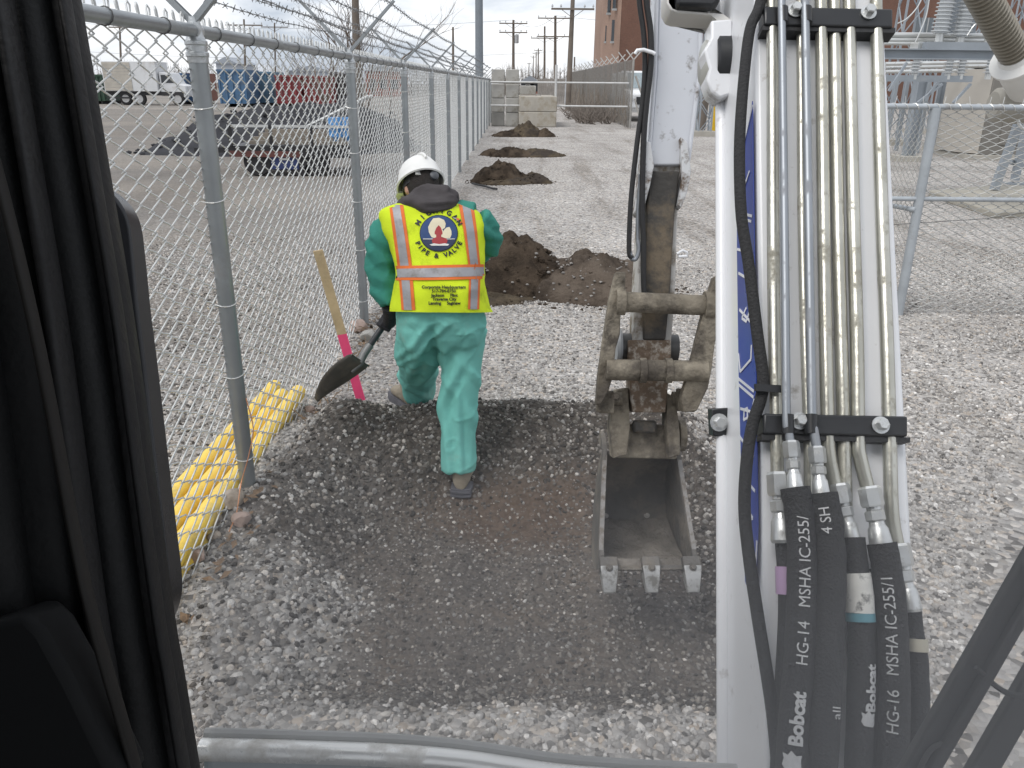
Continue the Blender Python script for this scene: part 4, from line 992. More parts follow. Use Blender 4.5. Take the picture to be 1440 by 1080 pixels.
# --- breaker cabinet
Yc = 24.0; a = PY(1366, 208, Yc); bx = PY(1378, 208, Yc).x; cz = zpy(1380, 94, Yc)
cabi = thing('breaker_cabinet', (bx + 1, Yc, 0), 'beige steel equipment cabinet behind the low fence, under the tan bushing', 'cabinet')
mb = MB(); mb.box2((bx, Yc, .12), (bx + 2.6, Yc + 1.6, cz)); mb.build('cabinet_body', M_cab, cabi, bevel=.02)
mb = MB(); mb.prism([(bx - .003, Yc + .05, .15), (bx - .003, Yc + 1.55, .15), (a.x - .1, Yc + 1.9, .15), (a.x - .1, Yc + .5, .15)], (0, 0, cz - .2)); mb.build('side_compartment', mat('cabinet_pale', (.40, .375, .335), .55, 0, .05, 2), cabi)
mb = MB(); mb.box2((bx - .1, Yc - .06, cz), (bx + 2.7, Yc + 1.7, cz + .06)); mb.build('lid', M_cab, cabi)
mb = MB(); mb.box2((bx + .5, Yc - .03, .4), (bx + 2.2, Yc - .002, cz - .3)); o = mb.build('door', M_cab, cabi, bevel=.01); mb = MB(); mb.box2((bx + .6, Yc - .07, 1.1), (bx + .66, Yc - .032, 1.3)); mb.build('handle', M_dark, o)
mb = MB(); mb.box2((bx - .3, Yc - .3, 0), (bx + 3, Yc + 2, .12)); mb.build('plinth', M_pad, cabi)
# --- circuit breaker with angled bushing on legs
Yk = 13.0; p0 = PY(1428, 78, Yk); p1 = PY(1378, -12, Yk - .6); d = (p1 - p0).normalized()
cb = thing('circuit_breaker', (PY(1440, 270, Yk).x, Yk, 0), 'circuit breaker with a tan ribbed bushing and white turret at the right edge', 'circuit breaker')
insul(cb, p0, d, (p1 - p0).length + .5, .22, 26, M_tan, .84, 'bushing')
mb = MB(); mb.lathe(p0 - d * .75, d, [(0, .30), (.05, .33), (.62, .33), (.66, .38), (.70, .38), (.74, .25), (.80, .22)], 22); mb.build('turret', mat('turret_white', (.62, .62, .60), .45, 0, .05, 2), cb)
tc_ = p0 - d * 1.1 + Vector((.55, .3, -.1)); mb = MB(); mb.lathe(tc_ - Vector((1.1, 0, 0)), (1, 0, 0), [(0, .2), (.05, .26), (.4, .29), (2.4, .29), (2.75, .26), (2.8, .2)], 22); mb.build('tank', mat('tank_grey', (.30, .285, .25), .55, 0, .08, 2), cb)
mb = MB(); cc = tc_ + Vector((-.75, -.45, -.15)); mb.tube([cc + Vector((math.cos(R(q)) * .16, 0, math.sin(R(q)) * .2)) for q in range(200, 400, 20)], .025, 8); mb.build('drain_pipe', M_bus, cb)
for (px, py, ps, pt) in ((1396, 276, 1421, 130), (1425, 262, 1431, 130), (1447, 262, 1450, 130)):
    q0 = PZ(px, py); q1 = PY(ps, pt, q0.y + .05); q1.x = q0.x + (.30 if px < 1400 else .03)
    mb = MB(); mb.bar(q0 + Vector((0, 0, .12)), q1, .14, .10); mb.build('leg', M_sst, cb)
    mb = MB(); mb.box(q0 + Vector((0, 0, .06)), (.34, .3, .03)); mb.build('foot_plate', M_sst, cb)
q0 = PZ(1412, 262); q1 = PZ(1440, 250); mb = MB(); mb.bar(q0 + Vector((0, 0, .5)), q1 + Vector((.3, 0, .15)), .1, .08); mb.build('cross_brace', M_sst, cb)
# slab
sl = [PZ(px, py) for px, py in ((1305, 276), (1398, 308), (1500, 304), (1500, 270), (1400, 268))]
slab = thing('equipment_slab', sl[1], 'low concrete slab under the circuit breaker legs', 'slab'); mb = MB(); mb.prism(sl, (0, 0, .11)); mb.build('slab_body', mat('slab_concrete', (.33, .31, .265), .92, 0, .15, 2, .3, 25), slab, bevel=.02)
# ================================================================ EXCAVATOR (we sit in its cab)
exc = thing('excavator', (0.2, 0.3, 0), 'white mini excavator seen from its own cab, boom and bucket ahead', 'excavator')
M_white = mat('white_machine_paint', (.74, .75, .77), .34, 0, .04, 3, .02, 30, coat=.2, dirt=(.34, .32, .30), dirt_amt=.10, dirt_scale=22)
M_whited = mat('scuffed_white_paint', (.60, .62, .66), .45, 0, .06, 3, .05, 12, dirt=(.13, .11, .09), dirt_amt=.17, dirt_scale=16)
M_mud = mat('muddy_steel', (.155, .132, .10), .9, 0, .25, 9, .8, 30, col2=(.28, .248, .195), dirt=(.075, .064, .052), dirt_amt=.42, dirt_scale=7)
M_worn = mat('worn_bucket_steel', (.105, .098, .09), .75, .1, .25, 8, .4, 50, dirt=(.17, .15, .125), dirt_amt=.42, dirt_scale=7)
M_tooth = mat('polished_tooth_steel', (.36, .36, .355), .42, .5, .15, 20, .1, 60, dirt=(.13, .125, .115), dirt_amt=.35, dirt_scale=28)
M_cyl = mat('dirty_dark_channel', (.045, .042, .038), .7, .0, .3, 7, .3, 30, dirt=(.15, .12, .085), dirt_amt=.36, dirt_scale=6)
M_hose = mat('black_hose_rubber', (.016, .016, .017), .55, 0, .2, 25, .08, 120)
M_sleeve = mat('woven_hose_sleeve', (.020, .020, .021), .78, 0, .25, 40, .35, 260)
M_blackp = mat('black_powder_coat', (.017, .018, .020), .38, 0, .12, 12)
M_zinc = mat('yellow_zinc_tube', (.44, .43, .37), .30, .75, .12, 9, .05, 60, col2=(.56, .555, .50), dirt=(.26, .245, .20), dirt_amt=.24, dirt_scale=26)
M_zincg = mat('grey_zinc_tube', (.29, .31, .335), .45, .65, .08, 9, dirt=(.27, .28, .30), dirt_amt=.2, dirt_scale=18)
M_nut = mat('bright_zinc_fitting', (.58, .59, .585), .36, .7, .10, 30, .05, 90, dirt=(.33, .325, .31), dirt_amt=.22, dirt_scale=40)
M_decal = mat('blue_decal', (.025, .055, .32), .35, 0, .05, 3); M_decalw = mat('white_decal_line', (.75, .76, .80), .4)
M_print = mat('white_hose_print', (.50, .50, .50), .7)
def tb(py): f = py / 1080.0; return 1.0 / (1 / 1.26 * (1 - f) + 1 / 1.022 * f)
def BT(px, py, off=0.0): return PT(px, py, tb(py) - off)
L0 = BT(1060, 0); L1 = BT(1075, 1080); BD = (L1 - L0).normalized(); BX = (_r - BD * _r.dot(BD)).normalized(); BN = BX.cross(BD).normalized()
if BN.dot(_f) < 0: BN = -BN
BW = .205
def BF(s, a, d=0.0): return L0 + BD * s + BX * a + BN * d
blen = (L1 - L0).length
# boom: bent box beam in profile
prof = [(blen + .75, 0), (-.42, 0)]
tip = Vector((0, 2.85, 3.0))
def in_prof(p):   # world (y,z) -> (s,d) on the boom's side plane
    q = Vector((L0.x, p[0], p[1])) - L0; return (q.dot(BD), q.dot(BN))
near_curve = [(-.42, 0), (-.55, .02), (-.70, .09)]
tp_ = in_prof((2.95, 3.12)); tp2 = in_prof((2.90, 2.92)); mid = in_prof((2.0, 2.62))
poly = [(blen + .75, 0)] + near_curve + [tp_, tp2, mid, (-.30, .24), (-.1, .205), (blen + .75, .20)]
mb = MB(); mb.prism([BF(s, .002, d) for s, d in poly], BX * (BW - .004)); boom = mb.build('boom', M_white, exc, bevel=.006)
for a0 in (-.006, BW - .002):     # side plates stand a little proud of the top plate
    pass
mb = MB(); mb.tube([BF(s, -.001, .196) for s in (-.30, .3, .8, blen + .7)], .011, 12); mb.build('weld_flange', M_white, boom)
# blue decal with white lines on the boom's left side
def side(py, f): # f 0 near edge .. 1 far edge
    b = BF(0, 0, 0); p = BT(1060 + 15 * py / 1080, py); return p + BN * (f * .20) - BX * .0032
dpts = [(140, .02), (300, .02), (500, .02), (740, .02), (830, .10), (838, .22), (820, .34), (700, .40), (500, .46), (320, .48), (215, .46), (180, .25)]
mb = MB(); mb.prism([side(p, f) for p, f in dpts], BX * .0012); dec = mb.build('decal', M_decal, boom)
def dline(pts, w=.004):
    mb = MB(); P = [side(p, f) - BX * .001 for p, f in pts]
    for i in range(len(P) - 1): mb.bar(P[i], P[i + 1], .0008, w, up=BN)
    return mb
strokes = [[(148, .0), (186, .28), (218, .48)], [(232, .10), (245, .28), (240, .46)], [(262, .45), (300, .05)], [(268, .47), (306, .07)], [(318, .45), (352, .06)], [(356, .42), (392, .06)],
           [(412, .40), (448, .10)], [(420, .22), (428, .34), (440, .22), (430, .14)], [(476, .44), (505, .40), (500, .12), (480, .10)], [(512, .46), (548, .06)], [(520, .47), (556, .07)],
           [(560, .40), (575, .12), (560, .05)], [(566, .30), (580, .32), (580, .22), (566, .22), (566, .30)], [(600, .44), (640, .08)], [(655, .42), (690, .06)], [(700, .34), (728, .12), (730, .36), (700, .34)], [(742, .22), (756, .26), (754, .14), (742, .22)],
           [(770, .36), (838, .22), (828, .09), (760, .03)]]
for st_ in strokes: dline(st_).build('decal_line', M_decalw, dec)
# lamp bracket, lamp, pin boss at the boom's upper left
mb = MB(); P0 = [PT(x, y, 1.42) for x, y in ((938, 4), (944, 14), (952, 17), (1016, 22), (1027, 30), (1024, 58), (1010, 56), (1010, 27), (1000, 18), (952, 10), (948, -30), (938, -30))]
mb.prism(P0, _f * .06); mb.build('lamp_bracket', mat('bracket_white', (.66, .65, .62), .4, 0, .05, 6), boom, bevel=.003)
mb = MB(); mb.prism([PT(x, y, 1.40) for x, y in ((952, -60), (952, 7), (1004, 9), (1014, 0), (1014, -60))], _f * .08); mb.build('work_lamp', M_blackp, boom, bevel=.006)
def bolt(parent, c, axis, r, h=.008, nm='bolt', m=None):
    axis = Vector(axis).normalized(); mb = MB(); mb.lathe(Vector(c), axis, [(0, r * 1.45), (h * .2, r * 1.45), (h * .22, r)], 18); mb.lathe(Vector(c) + axis * h * .2, axis, [(0, r), (h * .85, r), (h, r * .8)], 6); return mb.build(nm, m or M_nut, parent, angle=30)
bolt(boom, PT(1012, 42, 1.42), -_r, .010, .016, 'bolt', mat('grey_bolt', (.28, .29, .29), .4, .6))
c = PT(1004, 90, 1.44); mb = MB(); mb.lathe(c + _r * .03, -_r, [(0, .052), (.03, .052), (.034, .048)], 24); mb.build('pin_boss', M_blackp, boom)
mb = MB(); mb.lathe(c - _r * .004, -_r, [(0, .040), (.014, .040), (.018, .034)], 24); mb.build('pin_cap', mat('greased_cap', (.50, .50, .46), .35, .3), boom)
mb = MB(); mb.prism([PT(x, y, 1.40) for x, y in ((1000, 28), (1030, 26), (1030, 132), (1012, 138), (1000, 128), (994, 110), (998, 95), (990, 70), (1000, 52))], _f * .05); mb.build('boss_plate', M_white, boom, bevel=.004)
mb = MB(); mb.prism([PT(x, y, 1.30) for x, y in ((1001, 575), (1032, 573), (1034, 612), (1003, 614))], _f * .03); o = mb.build('hose_tab', M_blackp, boom, bevel=.002)
bolt(o, PT(1011, 594, 1.30), -_f, .010, .012)
# rigid tubes on the boom
TUBES = {  # name: (list of (px,py), offset toward us, radius, material)
    'A': ([(1083, -120), (1086, 60), (1087, 300), (1089, 480), (1092, 600), (1093, 668)], .018, .0088, M_zinc),
    'C': ([(1123, -120), (1126, 60), (1128, 300), (1132, 480), (1136, 600), (1138, 700)], .012, .0065, M_zinc),
    'E': ([(1152, -120), (1155, 60), (1158, 300), (1161, 480), (1164, 600), (1166, 640), (1176, 690)], .018, .0090, M_zinc),
    'F': ([(1171, -120), (1174, 60), (1178, 300), (1183, 480), (1187, 620), (1190, 740)], .014, .0088, M_zinc),
    'G': ([(1192, -120), (1195, 60), (1200, 300), (1205, 480), (1207, 620), (1210, 645), (1221, 690)], .018, .0092, M_zinc),
    'H': ([(1230, -120), (1233, 60), (1240, 300), (1247, 480), (1251, 620), (1254, 720), (1262, 770)], .018, .0092, M_zinc),
    'B': ([(1097, -120), (1100, 60), (1103, 300), (1105, 480), (1106, 590), (1108, 600), (1112, 624)], .042, .0057, M_zincg),
    'D': ([(1130, -120), (1133, 60), (1137, 300), (1140, 480), (1142, 590), (1144, 604), (1149, 632)], .042, .0062, M_zincg)}
for k, (pts, off, r, m) in TUBES.items():
    mb = MB(); mb.tube(bez([BT(x, y, off) for x, y in pts], 5), r, 14); mb.build('hydraulic_tube', m, boom)
# clamps
def clamp(py0, py1, x0, x1, bolts):
    P = [BT(x, y, .030) for x, y in ((x0, py0), (x1, py0 + 4), (x1, py1 + 4), (x0, py1))]
    mb = MB(); mb.prism(P, BN * .034); o = mb.build('tube_clamp', M_blackp, boom, bevel=.003)
    for (bx, by) in bolts: bolt(o, BT(bx, by, .031), -BN, .0082, .011)
    for bx, w in ((1101, .008), (1134, .0085)):
        if py0 > 300: bx += 7
        mb = MB(); c = BT(bx, (py0 + py1) / 2 + 1, .040); mb.tube([c - BD * .013, c + BD * .013], w, 14); mb.build('tube_saddle', M_blackp, o)
    mb = MB(); P = [BT(x, y, .0255) for x, y in ((x0 - 3, py1 + 1), (x1 + 3, py1 + 5), (x1 + 3, py1 + 12), (x0 - 3, py1 + 8))]; mb.prism(P, BN * .024); mb.build('rubber_liner', M_hose, o)
clamp(8, 34, 1075, 1256, ((1118, 15), (1221, 18)))
clamp(581, 610, 1074, 1277, ((1124, 592), (1238, 598)))
# fittings and hoses
def fitting(pts, off, r, parent):
    """swivel nut, collar nut and crimped ferrule along three picture points"""
    P = [BT(x, y, off) for x, y in pts]; d = (P[-1] - P[0]).normalized(); ln = (P[-1] - P[0]).length
    def seg(a, b, r0, r1, n, nm):
        mb = MB(); mb.lathe(P[0] + d * ln * a, d, [(0, r0 * .86), (ln * (b - a) * .12, r0), (ln * (b - a) * .88, r1), (ln * (b - a), r1 * .9)], n); return mb.build(nm, M_nut, parent, angle=25)
    seg(0, .34, r, r, 6, 'swivel_nut'); seg(.33, .40, r * .62, r * .62, 14, 'fitting_neck'); seg(.40, .57, r * .84, r * .84, 6, 'collar_nut'); seg(.56, .68, r * .6, r * .72, 14, 'fitting_neck'); seg(.66, 1.0, r * .86, r * 1.0, 18, 'ferrule')
def hose(pts, off, r, nm='hydraulic_hose', m=None, wob=0.0, text=None, n=16):
    P = bez([BT(x, y, o) for (x, y), o in zip(pts, off)] if isinstance(off, (list, tuple)) else [BT(x, y, off) for x, y in pts], 8)
    rr = [r * (1 + wob * noise.noise(Vector((i * .45, r * 900, 3)))) for i in range(len(P))]
    mb = MB(); mb.tube(P, rr, n); o = mb.build(nm, m or M_hose, exc); o['_'] = 0; del o['_']
    return o, P
def hose_text(o, P, r, txt, f0, size, side_shift=0.0, bold=0.0, m=None, cat=False):
    """print running up the hose, wrapped on its round surface; f0 = fraction along the path from the top"""
    L_ = [0]
    for i in range(1, len(P)): L_.append(L_[-1] + (P[i] - P[i - 1]).length)
    def at(s):
        s = min(max(s, 0), L_[-1] - 1e-6)
        for i in range(1, len(P)):
            if L_[i] >= s:
                t = (s - L_[i - 1]) / (L_[i] - L_[i - 1]); return P[i - 1].lerp(P[i], t), (P[i] - P[i - 1]).normalized()
    if cat: vs = [(-.55, -.35), (-.3, -.5), (.1, -.45), (.35, -.5), (.30, -.2), (.52, .05), (.28, .22), (.36, .5), (.08, .42), (-.25, .5), (-.5, .3), (-.42, 0)]; vs = [(a * size, b * size) for a, b in vs]; fs = [tuple(range(len(vs)))]
    else: vs, fs = text_polys(txt, size, bold)
    bm = bmesh.new(); bv = [bm.verts.new((a, b, 0)) for a, b in vs]
    for f in fs:
        try: bm.faces.new([bv[i] for i in f])
        except ValueError: pass
    if cat: bmesh.ops.triangulate(bm, faces=bm.faces)
    bmesh.ops.subdivide_edges(bm, edges=[e for e in bm.edges if abs(e.verts[0].co.y - e.verts[1].co.y) > .004], cuts=2, use_grid_fill=False)
    bmesh.ops.triangulate(bm, faces=bm.faces)
    bm.verts.index_update(); mb = MB(); out = []
    for v in bm.verts:
        c, d = at(L_[-1] * f0 - v.co.x); tocam = (CAM - c); tocam = (tocam - d * tocam.dot(d)).normalized(); lf = tocam.cross(d).normalized()
        if lf.dot(_r) > 0: lf = -lf
        ph = (v.co.y + side_shift) / r; out.append(c + (tocam * math.cos(ph) + lf * math.sin(ph)) * (r + .0012))
    mb.add(out, [[v.index for v in f.verts] for f in bm.faces]); bm.free(); t = mb.build('printed_text', m or M_print, o, smooth=False, fix=False); return t
o, P = hose([(1118, 686), (1124, 720), (1128, 780), (1127, 860), (1123, 940), (1117, 1010), (1112, 1100)], .050, .0188, m=M_sleeve, wob=.05); r_ = .0188
fitting(((1112, 620), (1118, 655), (1119, 690)), .044, .0112, o)
hose_text(o, P, r_, 'HG-14   MSHA IC-255/', .36, .019, -.004); hose_text(o, P, r_, 'Bobcat', .79, .022, -.004, .0009); hose_text(o, P, r_, '', .925, .022, .0, cat=True)
o, P = hose([(1155, 694), (1163, 740), (1166, 800), (1164, 880), (1160, 960), (1152, 1100)], .050, .0205, m=M_sleeve, wob=.07); fitting(((1148, 628), (1152, 660), (1155, 698)), .044, .0115, o)
hose_text(o, P, .0205, '4 SH', .10, .018, .0); hose_text(o, P, .0205, 'all', .76, .018, -.017)
o, P = hose([(1101, 758), (1104, 800), (1106, 860), (1102, 950), (1094, 1100)], .022, .0105, m=M_sleeve); fitting(((1094, 664), (1096, 710), (1101, 764)), .024, .0155, o)
mb = MB(); mb.tube([BT(1103, 797, .026), BT(1104, 836, .026)], .0116, 16); mb.build('lilac_tag', mat('lilac_tag', (.42, .28, .44), .6), o)
o, P = hose([(1198, 756), (1203, 800), (1209, 850), (1211, 920), (1210, 1000), (1206, 1100)], .030, .0165, m=M_sleeve, wob=.04); fitting(((1180, 680), (1189, 715), (1198, 762)), .028, .0125, o)
mb = MB(); mb.tube([BT(1204, 806, .032), BT(1208, 838, .032), BT(1209, 862, .032)], [.0178, .0182, .0182], 18); mb.build('paper_label', mat('paper_label', (.62, .61, .57), .7, 0, .1, 60, dirt=(.06, .06, .06), dirt_amt=.2, dirt_scale=60), o)
mb = MB(); mb.tube([BT(1209, 862, .032), BT(1210, 874, .032)], .0186, 18); mb.build('blue_band', mat('blue_band', (.09, .25, .30), .5), o)
hose_text(o, P, .0165, 'Bobcat', .62, .020, -.014, .0008); hose_text(o, P, .0165, '', .74, .018, -.010, cat=True)
o, P = hose([(1216, 800), (1222, 850), (1232, 900), (1236, 1000), (1236, 1100)], .010, .0095); fitting(((1191, 738), (1203, 770), (1214, 810)), .012, .0105, o)
o, P = hose([(1240, 764), (1247, 800), (1254, 860), (1257, 930), (1258, 1000), (1254, 1100)], .036, .0185, m=M_sleeve, wob=.05); fitting(((1222, 684), (1230, 722), (1240, 770)), .036, .0150, o)
hose_text(o, P, .0185, 'HG-16   MSHA IC-255/1', .47, .019, .001)
o, P = hose([(1281, 852), (1285, 890), (1291, 930), (1293, 1000), (1290, 1100)], .020, .0125, m=M_sleeve, wob=.05); fitting(((1264, 764), (1271, 805), (1281, 860)), .022, .0145, o)
mb = MB(); mb.tube([BT(1289, 898, .022), BT(1290, 916, .022)], .0134, 16); mb.build('tan_tag', mat('tan_tag', (.45, .42, .34), .7), o)
# electrical conduit on the left
o, P = hose([(1082, -60), (1068, 8), (1055, 40), (1047, 100), (1041, 178), (1040, 240), (1043, 307), (1053, 373), (1065, 470), (1073, 530), (1070, 560), (1058, 598), (1050, 650), (1047, 716), (1054, 788), (1067, 876), (1086, 999), (1096, 1100)], .020, .0082, nm='electrical_conduit', m=M_sleeve)
mb = MB(); mb.bar(BT(1062, 545, .034), BT(1098, 547, .034), .003, .010, up=BD); mb.bar(BT(1062, 545, .012), BT(1062, 545, .034), .003, .010, up=BD); mb.build('cable_tie', M_blackp, o)

# ---------------------------------------------------------------- arm
def tarm(py): return 2.55 + .00052 * py
def AT(px, py, off=0.0): return PT(px, py, tarm(py) - off)
def sect(py, x0, x1, off=0.0, dep=.17): return [AT(x0, py, off), AT(x1, py, off), AT(x1, py, off) + _f * dep, AT(x0, py, off) + _f * dep]
zt_up = 330
mb = MB(); mb.loft([sect(-330, 936, 1004, 0, .20), sect(-60, 928, 990), sect(100, 924, 984), sect(232, 912, 966, 0, .17)]); arm = mb.build('arm', M_whited, exc, bevel=.005)
mb = MB(); mb.prism([PT(x, y, t) for x, y, t in ((940, -300, 2.36), (1010, -300, 2.36), (1015, -430, 2.25), (955, -430, 2.25))], _f * .42); mb.build('boom_pivot', M_white, arm)
mb = MB(); mb.loft([sect(216, 910, 962, -.020, .13), sect(300, 902, 953, -.012, .13), sect(420, 895, 949, 0, .13), sect(505, 888, 942, 0, .12)]); mb.build('arm_lower', mat('muddy_white_paint', (.46, .45, .43), .6, 0, .10, 6, .15, 30, dirt=(.17, .135, .095), dirt_amt=.36, dirt_scale=12), arm, bevel=.005)
mb = MB(); mb.loft([sect(240, 914, 956, .012, .03), sect(300, 909, 949, .016, .03), sect(420, 903, 942, .016, .03), sect(478, 905, 936, .014, .03)]); mb.build('muddy_channel', M_cyl, arm, bevel=.006)
for pts in (((905, 196), (915, 200), (920, 232), (914, 262), (906, 292), (900, 288), (906, 240)), ((957, 192), (967, 200), (972, 240), (966, 272), (958, 292), (953, 288), (960, 250))):
    mb = MB(); mb.prism([AT(x, y, .03) for x, y in pts], _f * .18); mb.build('cheek_plate', mat('chipped_muddy_white', (.58, .59, .60), .5, 0, .08, 5, .1, 30, dirt=(.12, .085, .06), dirt_amt=.42, dirt_scale=22), arm, bevel=.003)
for s, x in ((-1, 921), (1, 984)): mb = MB(); mb.tube([AT(x + 4 * (1 if s < 0 else 1), -60, .004), AT(x, 100, .004), AT(x - (9 if s < 0 else 16), 226, .004)], .007, 10); mb.build('weld_bead', M_whited, arm)
# pin boss, rust plate and tip of the arm
mb = MB(); mb.cyl(AT(868, 488, -.06), AT(952, 490, -.06), .050, n=24); mb.build('tip_boss', mat('dark_pin_boss', (.09, .09, .09), .5, .3, .2, 6), arm)
mb = MB(); mb.lathe(AT(866, 487, -.06), _r, [(0, .062), (.010, .066), (.018, .062)], 24); mb.build('dust_seal', mat('grey_seal', (.30, .31, .32), .5), arm)
mb = MB(); mb.loft([sect(478, 884, 944, .01, .10), sect(500, 884, 944, .02, .10), sect(560, 887, 938, .02, .10), sect(580, 890, 936, .02, .10)]); mb.build('arm_tip', mat('rusty_scraped_steel', (.14, .10, .07), .8, .1, .3, 14, .5, 40, dirt=(.36, .33, .29), dirt_amt=.34, dirt_scale=34), arm, bevel=.004)
# hoses on the arm
def ahose(pts, r, off=.03, nm='arm_hose', m=None): mb = MB(); mb.tube(bez([AT(x, y, off) for x, y in pts], 6), r, 12); return mb.build(nm, m or M_hose, arm)
ahose([(894, -80), (899, 0), (905, 46), (907, 93), (903, 148), (896, 200), (888, 272), (885, 326), (885, 356), (889, 363)], .0085)
ahose([(904, -80), (909, 0), (915, 46), (915, 93), (909, 148), (905, 200), (903, 290), (905, 344), (905, 395), (908, 440)], .0095, .035)
ahose([(885, 352), (888, 363), (894, 364), (898, 352), (897, 338)], .0075, .03, 'hose_elbow', M_zincg)
ahose([(897, 345), (897, 300), (901, 245)], .007, .02, 'hose_elbow', M_zincg)
mb = MB(); mb.tube([AT(x, y, .05) for x, y in ((893, 76), (896, 71), (905, 70), (918, 74), (921, 76))], .006, 10); mb.build('hose_clip', M_white, arm)
mb = MB(); mb.tube([AT(x, y, .01) for x, y in ((952, 357), (960, 352), (966, 355), (966, 360), (954, 361))], .005, 8); mb.build('tie_loop', M_white, arm)
# ---------------------------------------------------------------- link
def LT(px, py, off=0.0): return PT(px, py, 2.66 + .0004 * (py - 400) - off)
def plate(pts, th, dep, nm, m, parent, bev=.004):
    mb = MB(); mb.prism([LT(x, y) for x, y in pts], _f * dep); return mb.build(nm, m, parent, bevel=bev)
link = plate([(866, 382), (880, 382), (879, 410), (873, 440), (872, 470), (866, 490), (862, 530), (855, 552), (846, 568), (838, 570), (841, 530), (848, 480), (857, 420)], 0, .05, 'bucket_link', M_mud, exc)
plate([(1005, 388), (1014, 386), (1016, 440), (1006, 480), (1001, 520), (996, 545), (980, 578), (962, 580), (958, 560), (970, 520), (982, 470), (992, 430)], 0, .05, 'link_plate', M_mud, link)
mb = MB(); mb.cyl(LT(866, 424, -.02), LT(1004, 430, -.02), .034, n=22); mb.lathe(LT(866, 424, -.02), _r, [(0, .046), (.03, .046)], 22); mb.lathe(LT(990, 429, -.02), _r, [(0, .046), (.035, .046)], 22); mb.build('cross_tube', M_mud, link)
mb = MB(); mb.cyl(LT(852, 520, -.01), LT(994, 522, -.01), .036, n=22); mb.build('cross_tube', M_mud, link)
for x in (904, 940): mb = MB(); mb.lathe(LT(x - 5, 521, -.01), _r, [(0, .043), (.022, .043)], 22); mb.build('spacer_ring', M_mud, link)
# ---------------------------------------------------------------- bucket
Ct = PT(902, 640, 2.98); Cb = PT(912, 800, 2.84); BV = (Ct - Cb); bh = BV.length; BV.normalize()
bX = _r.copy(); bX = (bX - BV * bX.dot(BV)).normalized(); bWd = BV.cross(bX).normalized()
if bWd.dot(_f) < 0: bWd = -bWd
def BK(x, v, w): return Cb + bX * x + BV * v * bh + bWd * w
back = [(0.0, .0), (.02, .06), (.05, .16), (.16, .27), (.36, .33), (.60, .33), (.82, .28), (1.0, .18), (1.05, .06), (1.04, .0)]
wb, wt = .160, .126
def wid(v): return wb + (wt - wb) * min(1, max(0, v))
th = .012
rings = []
for (v, w) in bez([(a, b, 0) for a, b in back], 4) and [(p.x, p.y) for p in bez([(a, b, 0) for a, b in back], 4)]:
    k = wid(v); rings.append((v, w, k))
mb = MB()
def ins(i):  # inner offset
    v, w, k = rings[i]; a = rings[max(i - 1, 0)]; b = rings[min(i + 1, len(rings) - 1)]; d = Vector(((b[0] - a[0]) * bh, b[1] - a[1])); d.normalize(); nrm = Vector((d.y, -d.x))
    c = Vector((.5 * bh, .12)) - Vector((v * bh, w))
    if nrm.dot(c) < 0: nrm = -nrm
    return v + nrm.x * th / bh, w + nrm.y * th
vs = []; fs = []; n = len(rings)
for i in range(n):
    v, w, k = rings[i]; v2, w2 = ins(i); vs += [BK(-k, v, w), BK(k, v, w), BK(k, v2, w2), BK(-k, v2, w2)]
for i in range(n - 1):
    for q in range(4): fs.append((i * 4 + q, i * 4 + (q + 1) % 4, (i + 1) * 4 + (q + 1) % 4, (i + 1) * 4 + q))
fs += [(0, 1, 2, 3), tuple((n - 1) * 4 + q for q in range(4))]
mb.add(vs, fs); bucket = mb.build('bucket', M_worn, exc, angle=50)
for s in (-1, 1):
    poly = [(0.0, .0)] + [(.10, -.012), (.3, .004), (.6, .006), (.85, -.004), (1.04, -.01), (1.22, .03), (1.27, .07), (1.22, .13)] + [(v, w) for v, w, k in rings[::-1]]
    mb = MB(); A = [BK(s * (wid(v) + .001), v, w) for v, w in poly]; mb.prism(A, bX * s * .016); o = mb.build('side_plate', M_worn, bucket)
    mb = MB(); mb.loft([[BK(s * (wid(v) + .003), v, -.008), BK(s * (wid(v) + .0185), v, -.008), BK(s * (wid(v) + .0185), v, .014), BK(s * (wid(v) + .003), v, .014)] for v in (.16, .4, .7, .95)]); mb.build('wear_edge', mat('scraped_edge_steel', (.24, .23, .22), .5, .4, .2, 25, .2, 50, dirt=(.13, .11, .09), dirt_amt=.4, dirt_scale=25), bucket)
mb = MB(); mb.loft([[BK(-wb - .012, -.01, -.004), BK(wb + .012, -.01, -.004), BK(wb + .012, -.01, .022), BK(-wb - .012, -.01, .022)], [BK(-wb - .012, .10, .02), BK(wb + .012, .10, .02), BK(wb + .012, .10, .05), BK(-wb - .012, .10, .05)]]); mb.build('cutting_lip', mat('dusty_soil', (.13, .118, .103), .95, 0, .25, 9, .8, 50, col2=(.21, .19, .168), spec=.1), bucket, bevel=.006)
for x in (-.142, .006, .150):
    mb = MB(); rg = []
    for (v, w0, w1, hw) in ((.10, -.022, .03, .031), (.02, -.030, .03, .031), (-.04, -.030, .024, .029), (-.14, -.020, .012, .024), (-.20, -.008, .002, .021)):
        rg.append([BK(x - hw, v, w0), BK(x + hw, v, w0), BK(x + hw, v, w1), BK(x - hw, v, w1)])
    mb.loft(rg[:3]); o = mb.build('tooth', M_worn, bucket, bevel=.003)
    mb = MB(); mb.loft([[q + (-bWd * .003 if i < 2 else bWd * .002) for i, q in enumerate(g)] for g in rg[1:]]); mb.build('tooth_point', M_tooth, o, bevel=.003)
    c = BK(x, .0, -.034); bolt(o, c, -bWd, .009, .010, 'tooth_pin', M_worn)
# inner weld bolts and mud
for (x, v) in ((-.105, .60), (.06, .60)): bolt(bucket, BK(x, v, .318), -bWd, .008, .012, 'bolt', mat('pale_bolt', (.4, .38, .35), .5, .3))
